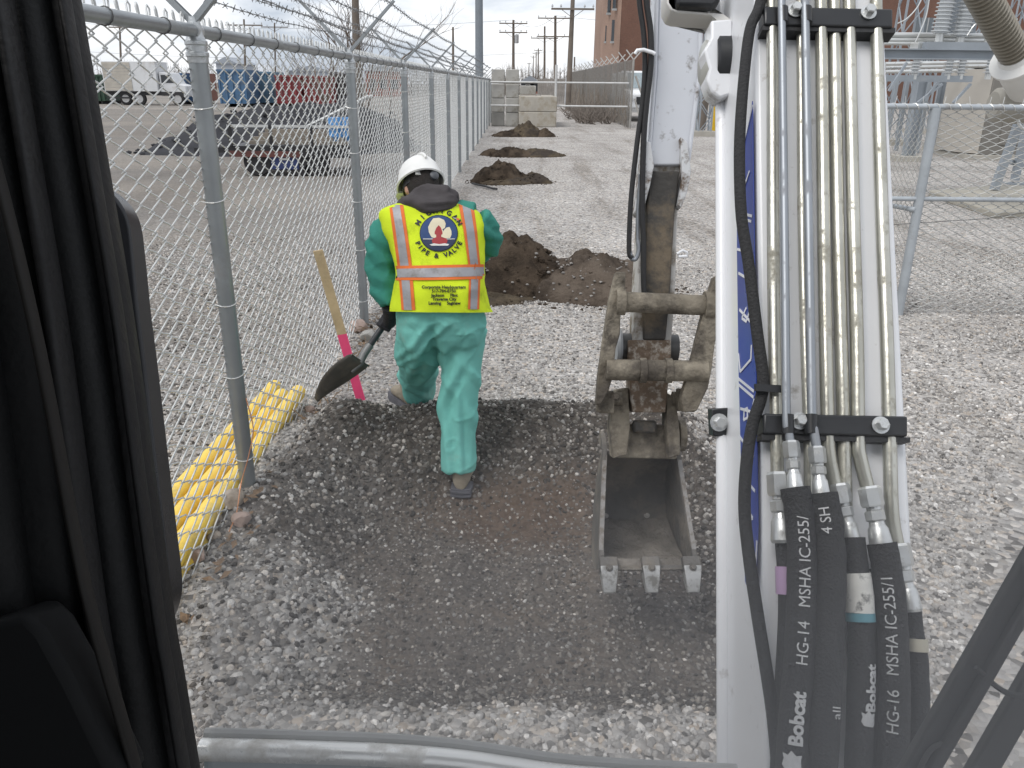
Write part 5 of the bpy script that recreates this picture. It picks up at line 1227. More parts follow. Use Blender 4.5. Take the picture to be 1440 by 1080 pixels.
# soil left inside
mb = MB(); rg = []; nxs = 26
for i in range(15):
    f = i / 14; row = []
    for k in range(nxs + 1):
        q = k / nxs * 2 - 1; v = .012 + .55 * f; nn = .020 * noise.noise(Vector((q * 2.2, f * 3, 5))) + .012 * noise.noise(Vector((q * 7, f * 8, 2))) + .006 * noise.noise(Vector((q * 18, f * 20, 2)))
        row.append(BK(q * (wid(v) - .004), v, .004 + .315 * f ** .62 + nn - .03 * q * q * f))
    rg.append(row)
vs = [p for r0 in rg for p in r0]; mb.add(vs, [(i * (nxs + 1) + k, i * (nxs + 1) + k + 1, (i + 1) * (nxs + 1) + k + 1, (i + 1) * (nxs + 1) + k) for i in range(14) for k in range(nxs)])
mb.build('caked_soil', mat('dusty_soil', (.13, .118, .103), .95, 0, .25, 9, .8, 50, col2=(.21, .19, .168), spec=.1), bucket, kind='stuff', angle=80)
# coupler ears on the bucket
cp = None
for (pts, dep, nm) in (([(868, 548), (884, 545), (886, 600), (882, 640), (862, 645), (858, 600), (862, 560)], .10, 'coupler_ear'), ([(937, 552), (951, 560), (956, 610), (957, 640), (940, 645), (938, 600)], .10, 'coupler_ear')):
    mb = MB(); mb.prism([PT(x, y, 2.84) for x, y in pts], _f * dep); o = mb.build(nm, M_mud, bucket, bevel=.004)
mb = MB(); mb.prism([PT(x, y, 2.90) for x, y in ((872, 596), (950, 598), (952, 646), (868, 644))], _f * .05); mb.build('coupler_plate', M_mud, bucket, bevel=.006)
mb = MB(); mb.box(PT(906, 600, 2.885), (.085, .04, .045), Matrix.Rotation(-PITCH, 3, 'X')); mb.build('coupler_slot', M_cyl, bucket, bevel=.01)
for s, px in ((-1, 858), (1, 962)):
    mb = MB(); mb.lathe(PT(px, 612, 2.93), _r * -s, [(0, .058), (.022, .058), (.026, .05)], 24); mb.build('pin_collar', M_mud, bucket)
for xa, xb in ((842, 874), (945, 975)): mb = MB(); mb.cyl(PT(xa, 560, 2.84), PT(xb, 561, 2.84), .024, n=18); mb.build('link_pin', M_mud, bucket)
bolt(bucket, PT(866, 558, 2.74), -_f, .010, .012, 'bolt', M_mud)
for (px, py, w) in ((852, 562, 24), (966, 560, 24)):
    mb = MB(); mb.prism([PT(px - w / 2, py - 14, 2.79), PT(px + w / 2, py - 12, 2.79), PT(px + w / 2, py + 20, 2.79), PT(px - w / 2, py + 18, 2.79)], _f * .05); mb.build('ear_block', M_mud, bucket, bevel=.006)

# ---------------------------------------------------------------- cab: door pillar, sill, wiper, roof
M_cab1 = mat('black_cab_trim', (.005, .0055, .006), .65, 0, .2, 12, .12, 200, spec=.25)
M_cab2 = mat('black_rubber_seal', (.006, .006, .0065), .55, 0, .2, 12, .1, 150, spec=.28)
M_cab3 = mat('black_gloss_housing', (.008, .009, .012), .3, 0, .1, 6)
def strip(edge, w0, w1, t, dep, m, nm, parent, n=14):
    """moulded strip; edge = list of (px,py) of its right side; w0..w1 = pixels to its left"""
    P = [(p.x, p.y) for p in bez([(x, y, 0) for x, y in edge], 4)]; rg = []
    for (x, y) in P:
        a, b = x - w1, x - w0; c = (a + b) / 2; h = (b - a) / 2; ring = []
        for k in range(n):
            q = 2 * math.pi * k / n; cx = math.copysign(abs(math.cos(q)) ** .6, math.cos(q)); cz = math.copysign(abs(math.sin(q)) ** .6, math.sin(q))
            ring.append(PT(c + cx * h, y, t) + _f * (dep * cz))
        rg.append(ring)
    mb = MB(); mb.loft(rg); return mb.build(nm, m, parent, angle=60)
edge = [(98, -60), (108, 0), (130, 130), (153, 268), (172, 380), (190, 500), (214, 680), (240, 870), (252, 940), (270, 1050), (280, 1110)]
pil = strip(edge, 0, 42, .62, .016, M_cab2, 'cab_pillar', exc)
strip(edge, 40, 95, .60, .022, M_cab1, 'pillar_trim', pil); strip(edge, 96, 112, .56, .012, M_cab2, 'door_seal', pil); strip(edge, 112, 190, .57, .020, M_cab1, 'pillar_trim', pil)
strip(edge, 188, 330, .55, .02, M_cab1, 'door_panel', pil); strip(edge, 12, 22, .602, .008, M_cab2, 'door_seal', pil)
strip([(-60, 60), (-5, 220), (60, 490), (124, 822), (184, 1040), (200, 1100)], 0, 10, .52, .006, mat('bronze_trim', (.008, .007, .006), .6, spec=.25), 'trim_bead', pil)
mb = MB(); mb.prism([PT(x, y, .50) for x, y in ((-80, 900), (0, 872), (34, 862), (60, 888), (100, 960), (172, 1110), (-80, 1110))], _f * .04); mb.build('side_console', mat('grey_console', (.005, .0055, .006), .7, 0, .1, 8, spec=.2), pil, bevel=.006)
bul = [(140, 262), (163, 270), (186, 290), (200, 318), (207, 370), (214, 440), (223, 510), (238, 640), (251, 750), (258, 815), (254, 848), (242, 872), (215, 880), (150, 600), (120, 400)]
mb = MB(); pp = [(p.x, p.y) for p in bez([(x, y, 0) for x, y in bul + bul[:1]], 4)][:-1]; mb.prism([PT(x, y, .77) for x, y in pp], _f * -.03); mb.build('mirror_housing', M_cab3, exc, bevel=.008)
M_sill = mat('aluminium_sill', (.80, .80, .775), .25, .35, .06, 6, dirt=(.36, .33, .28), dirt_amt=.25, dirt_scale=12)
ST = .80
sp_ = bez([PT(x, y, ST) for x, y in ((283, 1054), (400, 1057), (520, 1061), (600, 1066), (660, 1072), (720, 1081), (790, 1091), (880, 1098), (1040, 1106))], 6)
mb = MB(); rg = [[p + _u * (.0110 * math.copysign(abs(math.sin(q)) ** .7, math.sin(q))) + _f * (.012 * math.cos(q)) for q in [2 * math.pi * k / 12 for k in range(12)]] for p in sp_]; mb.loft(rg); sill = mb.build('window_sill', M_sill, exc, angle=60)
mb = MB(); mb.tube([p + _u * .0122 + _f * .010 for p in sp_], .0052, 8); mb.build('sill_seal', mat('grey_seal_strip', (.34, .34, .33), .6), sill)
mb = MB(); mb.prism([PT(x, y, .79) for x, y in ((287, 1070), (640, 1082), (640, 1180), (287, 1180))], _f * .01); mb.build('sill_panel', mat('blue_grey_panel', (.22, .25, .26), .5), sill)
mb = MB(); mb.prism([PT(x, y, .80) for x, y in ((222, 1064), (250, 1060), (284, 1061), (284, 1074), (250, 1072), (240, 1120), (222, 1120))], _f * .006); mb.build('glass_edge', mat('green_glass_edge', (.035, .07, .07), .12), sill, bevel=.001)
M_wip = mat('wiper_black', (.028, .028, .029), .6, 0, .15, 10)
mb = MB(); mb.bar(PT(1530, 662, .62), PT(1262, 1130, .62), .024, .010, up=_f); mb.bar(PT(1538, 690, .612), PT(1282, 1132, .612), .008, .010, up=_f); wip = mb.build('wiper_arm', M_wip, exc, bevel=.002)
mb = MB(); mb.bar(PT(1560, 770, .63), PT(1358, 1120, .63), .021, .010, up=_f); mb.build('wiper_link', M_wip, wip, bevel=.002)
mb = MB(); mb.tube(bez([PT(x, y, .61) for x, y in ((1372, 938), (1385, 950), (1402, 966), (1422, 976), (1450, 978), (1490, 968))], 6), .0022, 8); mb.build('washer_tube', M_wip, wip)
mb = MB(); mb.tube(bez([PT(x, y, .612) for x, y in ((1292, 1090), (1300, 1068), (1312, 1052), (1326, 1046))], 6), .0022, 8); mb.build('washer_tube', M_wip, wip)
# rest of the cab round the seat
mb = MB(); mb.box2((-.62, -.85, 2.36), (.62, .34, 2.42)); mb.build('cab_roof', M_cab1, exc, bevel=.01)
mb = MB(); mb.box2((-.64, -.85, .55), (-.60, .50, 2.36)); mb.build('cab_side', M_cab1, exc)
mb = MB(); mb.box2((-.60, -.90, .55), (.62, -.86, 1.25)); mb.build('cab_rear', M_cab1, exc)
mb = MB(); mb.box2((-.64, -.86, .50), (.64, .60, .545)); mb.build('cab_floor', M_cab1, exc)
mb = MB(); mb.box2((.60, .26, .55), (.66, .34, 2.36)); mb.build('front_pillar', M_cab1, exc)

# milky haze low in the view: added volume wedge, thickest below, no glass
dm = bpy.data.materials.new('haze_volume'); dm.use_nodes = True; dn = dm.node_tree.nodes; dl = dm.node_tree.links
for q in list(dn): dn.remove(q)
do = dn.new('ShaderNodeOutputMaterial'); dv_ = dn.new('ShaderNodeVolumePrincipled'); dl.new(dv_.outputs[0], do.inputs['Volume'])
dv_.inputs['Color'].default_value = (.97, .97, .98, 1); dv_.inputs['Density'].default_value = 34.0; dv_.inputs['Anisotropy'].default_value = 0.0
mb = MB(); rg = []
for py, th_ in ((590, .0002), (700, .0026), (800, .0052), (900, .0080), (1130, .0120)):
    a, b = PT(292, py, .54), PT(1560, py, .54); rg.append([a, b, b + _f * th_, a + _f * th_])
mb.loft(rg); mb.build('haze_wedge', dm, exc, smooth=False, kind='stuff', label='added haze wedge standing in for a dusty lower front window')
# ================================================================ WORKER
person = thing('person', PY(632, 640, 3.75).xy.to_3d(), 'person in green coveralls, yellow vest and white hard hat stepping away with a shovel', 'person')
M_green = mat('green_cotton', (.175, .485, .43), .88, 0, .10, 5, .25, 220, dirt=(.23, .42, .36), dirt_amt=.20, dirt_scale=4, spec=.2)
M_jack = mat('dark_green_cotton', (.045, .225, .18), .88, 0, .12, 5, .25, 220, spec=.2)
M_lime = mat('hi_vis_mesh', (.62, .77, .03), .8, 0, .07, 5, .35, 300, spec=.15, dirt=(.42, .52, .03), dirt_amt=.16, dirt_scale=6)
M_orange = mat('orange_tape', (.66, .15, .03), .75, 0, .12, 9); M_refl = mat('silver_reflective_tape', (.31, .31, .325), .5, .2, .12, 9, .1, 80, dirt=(.22, .21, .20), dirt_amt=.25, dirt_scale=9)
M_char = mat('charcoal_fleece', (.072, .066, .068), .95, 0, .15, 20, .3, 300, spec=.15)
M_hat = mat('white_hard_hat', (.70, .70, .68), .42, 0, .04, 6, dirt=(.45, .42, .37), dirt_amt=.12, dirt_scale=8)
M_glove = mat('dark_glove', (.016, .016, .020), .8, 0, .2, 18, .3, 160); M_hair = mat('dark_hair', (.018, .014, .012), .8, 0, .2, 30, .5, 200)
M_skin = mat('skin', (.42, .24, .17), .55, 0, .06, 12); M_boot = mat('muddy_boot_leather', (.30, .26, .20), .85, 0, .2, 14, .3, 60); M_sole = mat('boot_sole', (.12, .12, .135), .8, 0, .15, 14)
def organic(mb, name, m, parent, voxel=.011, smooth=6, disp=None, post=None, label=None):
    me = mb.mesh(name); ob = bpy.data.objects.new(name, me); COL.objects.link(ob)
    r = ob.modifiers.new('r', 'REMESH'); r.mode = 'VOXEL'; r.voxel_size = voxel
    if smooth: s = ob.modifiers.new('s', 'SMOOTH'); s.iterations = smooth; s.factor = .5
    dg = bpy.context.evaluated_depsgraph_get(); em = bpy.data.meshes.new_from_object(ob.evaluated_get(dg)); bpy.data.objects.remove(ob)
    if disp:
        co = [v.co.copy() for v in em.vertices]; nr = [v.normal.copy() for v in em.vertices]
        for v, c, n in zip(em.vertices, co, nr): v.co = c + n * disp(c)
    o0 = ORG.get(parent, Vector((0, 0, 0)))
    for v in em.vertices: v.co -= o0
    em.shade_smooth(); em.materials.clear(); em.materials.append(m); em.name = name
    ob = bpy.data.objects.new(name, em); COL.objects.link(ob); ob.parent = parent; ORG[ob] = o0; return ob
def ering(c, hw, hd, n=28, tilt=0.0, p=2.4):
    out = []
    for k in range(n):
        a = 2 * math.pi * k / n; x = math.copysign(abs(math.cos(a)) ** (2 / p), math.cos(a)) * hw; y = math.copysign(abs(math.sin(a)) ** (2 / p), math.sin(a)) * hd
        out.append(Vector(c) + Vector((x, y, -y * tilt)))
    return out
def limb(mb, pts, n=18): mb.tube(bez([p for p, _ in pts], 5), [q.x for q in bez([(r, 0, 0) for _, r in pts], 5)], n)
T = [((620, 480), 3.74, .175, .15), ((620, 448), 3.73, .205, .165), ((619, 412), 3.75, .200, .155), ((617, 372), 3.79, .208, .150), ((614, 337), 3.83, .212, .142), ((611, 308), 3.87, .190, .125), ((608, 292), 3.90, .130, .098), ((606, 280), 3.93, .070, .07)]
def torso(mb, g=0.0, sc=1.0):
    mb.loft([ering(PY(px, py, y), (hw + g) * sc, (hd + g) * sc, tilt=.25) for (px, py), y, hw, hd in T])
AL = [(PY(556, 314, 3.87), .078), (PY(541, 336, 3.86), .080), (PY(536, 374, 3.83), .072), (PY(541, 405, 3.79), .063), (PY(549, 428, 3.76), .050)]
AR = [(PY(668, 312, 3.88), .082), (PY(683, 330, 3.90), .076), (PY(682, 345, 4.00), .066), (PY(664, 352, 4.12), .056), (PY(636, 352, 4.20), .046)]
LR = [(PY(650, 462, 3.73), .118), (PY(649, 500, 3.72), .106), (PY(647, 540, 3.69), .095), (PY(645, 580, 3.66), .088), (PY(644, 625, 3.62), .086), (PY(645, 646, 3.60), .086), (PY(645, 661, 3.59), .088)]
FT = Vector((PY(589, 540, 4.26).x, 4.27, .27))
LL = [(PY(594, 460, 3.76), .125), (PY(591, 486, 3.85), .122), (PY(589, 504, 3.98), .112), (PY(589, 520, 4.10), .104), (PY(588, 532, 4.20), .098), (FT + Vector((0, 0, -.03)), .092)]
mb = MB(); torso(mb, -.006); [limb(mb, q) for q in (AL, AR)]
mt = MB(); [limb(mt, q) for q in (LR, LL)]; mt.loft([ering(PY(px, py, y), hw + .004, hd + .004, tilt=.2) for (px, py), y, hw, hd in (((620, 488), 3.75, .15, .12), ((620, 474), 3.74, .195, .158), ((620, 452), 3.735, .206, .168), ((620, 420), 3.75, .203, .160))])
for bx in (594, 648): mt.ico(PY(bx, 462, 3.69), 1, 2, 0, (.115, .115, .13))
mb.tube([AR[0][0] + Vector((-.12, 0, 0)), AR[0][0]], [.11, .09], 16); mb.tube([AL[0][0] + Vector((.12, 0, 0)), AL[0][0]], [.11, .09], 16)
kn_r = LR[3][0].z; crotch = PY(615, 490, 3.7)
def folds(p):
    d = .0035 * noise.noise(p * 9)
    leg = smoothstep(.80, .70, p.z)
    # soft diagonal folds falling from the seat, and bunching above the hem and at the elbow
    w1 = math.sin((p.z * 24 + (p.x - crotch.x) * 34 + noise.noise(p * 4) * 3.2))
    d += leg * .013 * max(0, w1) ** 2 * smoothstep(.10, .35, p.z) * (.5 + .9 * noise.noise(p * 3 + Vector((4, 1, 2))))
    w2 = 1 - abs(noise.noise(Vector((p.x * 9, p.y * 6, p.z * 5 + p.x * 7)))) * 2
    d += .006 * max(0, w2) ** 3 * (1 if p.z > .8 else .35)
    if p.z > .80: d += .006 * math.sin(p.z * 60 + p.x * 25 + 4 * noise.noise(p * 6)) * smoothstep(.17, .22, abs(p.x - crotch.x))
    cr = 1 - abs(noise.noise(Vector((p.x * 7 + p.z * 5, p.y * 5, p.z * 9 - p.x * 8 + 3.3)))) * 2.2
    d += .0045 * max(0, cr) ** 4
    cr2 = 1 - abs(noise.noise(Vector((p.x * 5 - p.z * 6, p.y * 7, p.z * 12 + p.x * 9 + 8.1)))) * 2.4
    d += .003 * max(0, cr2) ** 6 * (p.z > .8)
    if p.z < .12: d += .003 * math.sin(p.z * 95 + 3 * noise.noise(p * 8))
    if p.z < .86:   # long folds: a diagonal drape from the seat and near-vertical ones down the calf
        for (cx_, slope, z0, z1, wd, am) in ((crotch.x + .06, -.55, .42, .74, .028, .019), (crotch.x + .10, -.40, .30, .62, .024, .016), (crotch.x + .03, .10, .10, .45, .018, .012), (crotch.x + .10, .05, .12, .5, .016, .011), (crotch.x - .07, -.35, .45, .75, .028, .016), (crotch.x - .02, -.75, .60, .86, .022, .012), (crotch.x + .04, -.9, .55, .84, .020, .012)):
            q = p.x - (cx_ + slope * (z1 - p.z)); d += am * math.exp(-(q / wd) ** 2) * smoothstep(z0 - .08, z0 + .06, p.z) * (1 - smoothstep(z1 - .05, z1 + .08, p.z)) - am * .6 * math.exp(-((q - wd * 1.6) / wd) ** 2) * smoothstep(z0 - .08, z0 + .06, p.z) * (1 - smoothstep(z1 - .05, z1 + .08, p.z))
    d -= .022 * math.exp(-((p.x - crotch.x + .01) / .022) ** 2) * smoothstep(.92, .80, p.z) * smoothstep(.60, .72, p.z) * (p.y < 3.76)
    return d
organic(mb, 'jacket', M_jack, person, .0085, 4, folds); tro = organic(mt, 'trousers', M_green, person, .0075, 5, folds)
for hp, hr in ((LR, .0), (LL, .0)):
    pass
# body under the clothes: head, neck, trunk and limbs in one skin
HC = PY(592, 263, 3.98); HUP = Vector((-.20, .60, .76)).normalized(); HFW = Vector((-.42, .80, -.42)); HFW = (HFW - HUP * HFW.dot(HUP)).normalized(); HSD = HFW.cross(HUP).normalized()
def HD(s, f, u): return HC + HSD * s + HFW * f + HUP * u
mb = MB(); torso(mb, -.03, .9)
for q in (AL, AR, LR, LL): limb(mb, [(p, r * .42) for p, r in q])
limb(mb, [(PY(606, 300, 3.92), .075), (HD(0, -.03, -.14), .062), (HD(0, -.01, -.06), .066)])
hr = [[HD(math.cos(a) * w, math.sin(a) * d + o, u) for a in [2 * math.pi * k / 20 for k in range(20)]] for u, w, d, o in
      ((-.125, .030, .035, .045), (-.11, .050, .060, .03), (-.07, .064, .082, .012), (-.02, .072, .094, 0), (.03, .074, .097, -.004), (.075, .064, .084, -.006), (.105, .040, .052, -.006), (.116, .012, .016, -.004))]
mb.loft(hr)
mb.loft([[HD(math.cos(a) * w, .092 + math.sin(a) * .004 + d, u + math.sin(a) * .006) for a in [2 * math.pi * k / 8 for k in range(8)]] for u, w, d in ((.02, .007, -.006), (-.005, .010, .006), (-.03, .014, .016), (-.042, .010, .002))])   # nose
for s in (-1, 1):
    mb.ico(HD(s * .076, -.005, -.02), 1, 2, 0, (.012, .020, .032), Matrix((HSD, HFW, HUP)).transposed())     # ears
    mb.ico(HD(s * .030, .078, .005), .014, 1)                                                               # brows and eyes
mb.ico(HD(0, .080, -.075), 1, 2, 0, (.026, .014, .012), Matrix((HSD, HFW, HUP)).transposed())                # mouth
body = organic(mb, 'body', M_skin, person, .008, 3)
for s in (-1, 1):
    e = MB(); e.ico(HD(s * .030, .086, .002), .011, 2); e.build('eye', mat('eye_white', (.7, .7, .68), .2), body)
mb = MB(); mb.loft([[HD(math.cos(a) * (w + .008), math.sin(a) * (d + .008) + o - .008, u) for a in [2 * math.pi * k / 20 for k in range(20)]] for u, w, d, o in
      ((-.085, .045, .045, -.035), (-.06, .062, .070, -.018), (-.02, .072, .09, -.012), (.03, .074, .096, -.012), (.075, .064, .084, -.01), (.11, .040, .052, -.006))]); mb.build('hair', M_hair, body)
mb = MB(); mb.loft([[HD(math.cos(a) * w, .035 + math.sin(a) * d, u) for a in [2 * math.pi * k / 16 for k in range(16)]] for u, w, d in ((-.135, .030, .035), (-.115, .055, .065), (-.08, .068, .075), (-.055, .070, .070))]); mb.build('beard', mat('brown_beard', (.16, .11, .075), .9, 0, .2, 40, .5, 150), body)
# hard hat: shell, brim, inner band and ratchet knob
def hat_ring(u, w, d, o=0.0, n=40, out=1.0): return [HD(math.cos(a) * w, math.sin(a) * d + o, u) for a in [2 * math.pi * k / n for k in range(n)]]
outer = [(.012, .116, .142, .0), (.022, .108, .134, .0), (.05, .104, .129, 0), (.085, .095, .117, 0), (.115, .078, .096, 0), (.140, .050, .062, 0), (.152, .022, .028, 0), (.154, .004, .004, 0)]
mb = MB(); shell = [hat_ring(u, w, d, o) for u, w, d, o in outer]
inner = [hat_ring(u - .005, w - .006, d - .006, o) for u, w, d, o in outer[1:-1]]
mb.loft(inner[::-1] + [hat_ring(.007, .110, .136)] + shell, caps=True); hat = mb.build('hard_hat', M_hat, person, angle=50)
mb = MB(); mb.loft([[HD(math.cos(a) * w, math.sin(a) * d, u) for a in [R(30 + 120 * k / 20) for k in range(21)]] for u, w, d in ((.016, .112, .138), (.008, .118, .172), (.002, .118, .176), (.006, .110, .134))], caps=False); mb.build('hat_peak', M_hat, hat)
mb = MB(); mb.tube([HD(0, math.sin(a) * .134, .04 + math.cos(a) * .118) for a in [R(-70 + 140 * k / 16) for k in range(17)]], .007, 8); mb.build('crown_ridge', M_hat, hat)
mb = MB(); mb.loft([hat_ring(.02, .090, .108), hat_ring(-.012, .088, .106), hat_ring(-.012, .084, .102), hat_ring(.02, .086, .104), hat_ring(.02, .090, .108)], caps=False); mb.build('headband', mat('dark_headband', (.035, .036, .04), .6), hat)
mb = MB(); kc = HD(.028, -.112, -.012); mb.lathe(kc, -HFW, [(0, .022), (.012, .022), (.016, .018), (.020, .006)], 18); mb.build('ratchet_knob', mat('knob_grey', (.07, .075, .085), .5), hat)
mb = MB(); mb.box(HD(-.040, -.106, .006), (.038, .006, .024), Matrix((HSD, HFW, HUP)).transposed()); mb.build('size_tag', mat('pale_tag', (.42, .42, .40), .6), hat)
# hood bunched behind the neck
mb = MB()
arc = [PY(570, 290, 3.88), PY(580, 279, 3.84), PY(598, 271, 3.82), PY(620, 270, 3.82), PY(634, 276, 3.85), PY(640, 287, 3.89)]
limb(mb, list(zip(arc, (.026, .032, .036, .036, .034, .026))), 14)
arc2 = [PY(566, 288, 3.86), PY(580, 284, 3.80), PY(600, 290, 3.765), PY(622, 288, 3.77), PY(638, 280, 3.82)]
limb(mb, list(zip(arc2, (.030, .040, .046, .042, .032))), 14)
mb.ico(PY(605, 284, 3.80), 1, 2, 0, (.105, .055, .050)); mb.ico(PY(606, 283, 3.90), 1, 2, 0, (.115, .085, .05))
mb.loft([ering(PY(606, 288, 3.93), .10, .09), ering(PY(604, 276, 3.95), .085, .08)])
organic(mb, 'hood', M_char, person, .009, 4, lambda p: .006 * noise.noise(p * 14) + .009 * max(0, 1 - 3 * abs(noise.noise(Vector((p.x * 7, p.y * 10, p.z * 22))))) - .004)
# vest: open shell round the trunk
VT = [((621, 438), 3.735, .236, .196), ((620, 425), 3.74, .226, .190), ((619, 400), 3.755, .214, .180), ((618, 372), 3.79, .212, .172), ((615, 345), 3.82, .228, .166), ((611, 322), 3.85, .243, .160), ((607, 306), 3.875, .246, .148), ((606, 296), 3.89, .225, .132), ((606, 288), 3.905, .16, .105), ((606, 283), 3.915, .10, .08)]
vr = []; sub_n = 4
pts_c = bez([PY(*p, y) for p, y, _, _ in VT], sub_n); pts_w = bez([(hw, hd, 0) for _, _, hw, hd in VT], sub_n)
for c, w in zip(pts_c, pts_w):
    ring = ering(c, w.x, w.y, 72, .25, 2.5)
    fl = smoothstep(pts_c[0].z + .22, pts_c[0].z, c.z)
    ring = [q + (q - c).normalized() * (.011 * noise.noise(q * 6) + .010 * fl * math.sin(6.5 * math.atan2(q.y - c.y, q.x - c.x) + 1.3) + .009 * noise.noise(Vector((q.x * 10 + q.z * 7, q.y * 10, q.z * 17 - q.x * 6)))) for q in ring]; vr.append(ring)
inn = [[q + (c - q) * .03 for q in ring] for ring, c in zip(vr, pts_c)]
mb = MB(); mb.loft(inn[::-1] + vr, caps=True); vest = mb.build('vest', M_lime, person, angle=70)
bv = BVHTree.FromPolygons([tuple(v) for v in mb.v], mb.f)
def onvest(px, py, off=.0022):
    off += .0018
    d = ray(px, py).normalized(); h = bv.ray_cast(CAM, d)
    if h[0] is None: h = bv.find_nearest(PY(px, py, 3.62)); return h[0] - d * off
    return h[0] - d * off
def print_on(vs, fs, m, nm, off=.0022, cuts_len=4.0, parent=None):
    bm = bmesh.new(); q = [bm.verts.new((x, y, 0)) for x, y in vs]
    for f in fs:
        try: bm.faces.new([q[i] for i in f])
        except ValueError: pass
    bmesh.ops.triangulate(bm, faces=[f for f in bm.faces if len(f.verts) > 4])
    for _ in range(4):
        es = [e for e in bm.edges if e.calc_length() > cuts_len]
        if not es: break
        bmesh.ops.subdivide_edges(bm, edges=es, cuts=1, use_grid_fill=True)
        bmesh.ops.triangulate(bm, faces=[f for f in bm.faces if len(f.verts) > 4])
    bm.verts.index_update(); o = MB(); o.add([onvest(v.co.x, v.co.y, off) for v in bm.verts], [[v.index for v in f.verts] for f in bm.faces]); bm.free()
    return o.build(nm, m, parent or vest, smooth=True, angle=80)
def ribbon(left, right, m, nm, off=.0022):
    n = len(left); vs = left + right; print_on(vs, [(i, i + 1, n + i + 1, n + i) for i in range(n - 1)], m, nm, off)
def dens(p, k=5):
    out = []
    for (a, b) in zip(p, p[1:]): out += [(a[0] + (b[0] - a[0]) * i / k, a[1] + (b[1] - a[1]) * i / k) for i in range(k)]
    return out + [p[-1]]
SL = [(288, 547, 551, 562, 567), (325, 552, 556.5, 568, 572.5), (372, 558.5, 562.5, 574.5, 579), (394, 561, 564.5, 576, 580.5), (436, 564.5, 568, 579, 584)]
SR = [(282, 644, 649, 660, 665), (325, 652, 656, 667, 671), (372, 658.5, 661.5, 672.5, 675.5), (394, 659.5, 662.5, 672.5, 675.5), (435, 658, 661.5, 671, 674)]
for S in (SL, SR):
    ribbon(dens([(r_[1], r_[0]) for r_ in S]), dens([(r_[4], r_[0]) for r_ in S]), M_orange, 'orange_tape', .002)
    ribbon(dens([(r_[2], r_[0]) for r_ in S]), dens([(r_[3], r_[0]) for r_ in S]), M_refl, 'reflective_stripe', .0034)
ribbon(dens([(553, 374), (600, 373), (650, 372), (684, 371.5)]), dens([(554, 394), (600, 394), (650, 393), (685, 392)]), M_orange, 'orange_tape', .0046)
ribbon(dens([(553, 378), (600, 377), (650, 376), (684, 375.5)]), dens([(554, 390), (600, 390), (650, 389), (685, 388)]), M_refl, 'reflective_stripe', .006)
# printed emblem: round badge with land, water and a hydrant, and the lettering
M_navy = mat('navy_print', (.020, .055, .165), .7, 0, .05); M_ink = mat('black_print', (.012, .014, .018), .7, 0, .05); M_cream = mat('cream_print', (.66, .60, .44), .7, 0, .05); M_hyd = mat('red_print', (.33, .03, .035), .7, 0, .05); M_water = mat('dark_water_print', (.02, .032, .075), .7, 0, .05); M_wht = mat('white_print', (.66, .66, .63), .7, 0, .05)
cx, cy = 617.0, 328.0
def disc(r): return [(cx + math.cos(2 * math.pi * k / 40) * r, cy + math.sin(2 * math.pi * k / 40) * r * .96) for k in range(40)]
def fan(poly, m, nm, off): print_on(poly + [(sum(p[0] for p in poly) / len(poly), sum(p[1] for p in poly) / len(poly))], [(i, (i + 1) % len(poly), len(poly)) for i in range(len(poly))], m, nm, off, 5.0)
fan(disc(27), M_ink, 'printed_emblem', .0022); fan(disc(25.8), M_navy, 'printed_emblem', .003)
low = [(cx + math.cos(R(a)) * 25.6, cy + math.sin(R(a)) * 25.6 * .96) for a in range(18, 163, 8)]
fan(low, M_water, 'printed_emblem', .0038)
def zc(pts): return [(500 + x / 6.545, 200 + y / 6.545) for x, y in pts]
fan(zc([(690, 735), (715, 700), (770, 695), (815, 715), (830, 750), (822, 790), (800, 800), (815, 840), (800, 875), (740, 885), (700, 875), (675, 830), (668, 780)]), M_cream, 'printed_emblem', .0042)
fan(zc([(838, 785), (865, 780), (882, 815), (884, 850), (870, 882), (800, 885), (800, 840), (815, 805)]), M_cream, 'printed_emblem', .0043)
fan(zc([(620, 887), (915, 887), (912, 893), (622, 893)]), M_wht, 'printed_emblem', .0046)
fan(zc([(765, 763), (785, 785), (800, 825), (800, 845), (788, 850), (790, 880), (835, 885), (848, 905), (838, 930), (800, 938), (740, 938), (708, 928), (702, 895), (725, 880), (742, 875), (742, 850), (728, 845), (728, 825), (742, 790)]), M_hyd, 'printed_emblem', .0050)
fan(zc([(680, 942), (720, 930), (770, 938), (820, 930), (862, 938), (850, 952), (700, 952)]), M_wht, 'printed_emblem', .0054)
def arc_text(txt, r, a0, a1, size, flip):
    n = len(txt)
    for i, ch in enumerate(txt):
        if ch == ' ': continue
        a = R(a0 + (a1 - a0) * i / (n - 1)); vs, fs = text_polys(ch, size, .045 * size)
        rot = (a - math.pi / 2) if not flip else (a + math.pi / 2)
        ex = (math.cos(rot), math.sin(rot)); base = (cx + math.cos(a) * r, cy - math.sin(a) * r * .97)
        P = [(base[0] + x * ex[0] - y * ex[1], base[1] - (x * ex[1] + y * ex[0])) for x, y in vs]
        print_on(P, fs, M_ink, 'printed_text', .0030, 50)
arc_text('MICHIGAN', 32.5, 152, 28, 9.5, False); arc_text('PIPE & VALVE', 33, 206, 334, 9.0, True)
def line_text(txt, x, y, size, bold=.03):
    vs, fs = text_polys(txt, size, bold * size); print_on([(x + a, y - b) for a, b in vs], fs, M_ink, 'printed_text', .0030, 50)
line_text('Corporate Headquarters', 624, 403.8, 6.1); line_text('517-784-8750', 624, 409.4, 6.0); line_text('Jackson     Flint', 625, 415.4, 6.0, .04); line_text('Traverse City', 625, 420.8, 6.0, .04); line_text('Lansing     Saginaw', 625, 426.4, 6.0, .04)
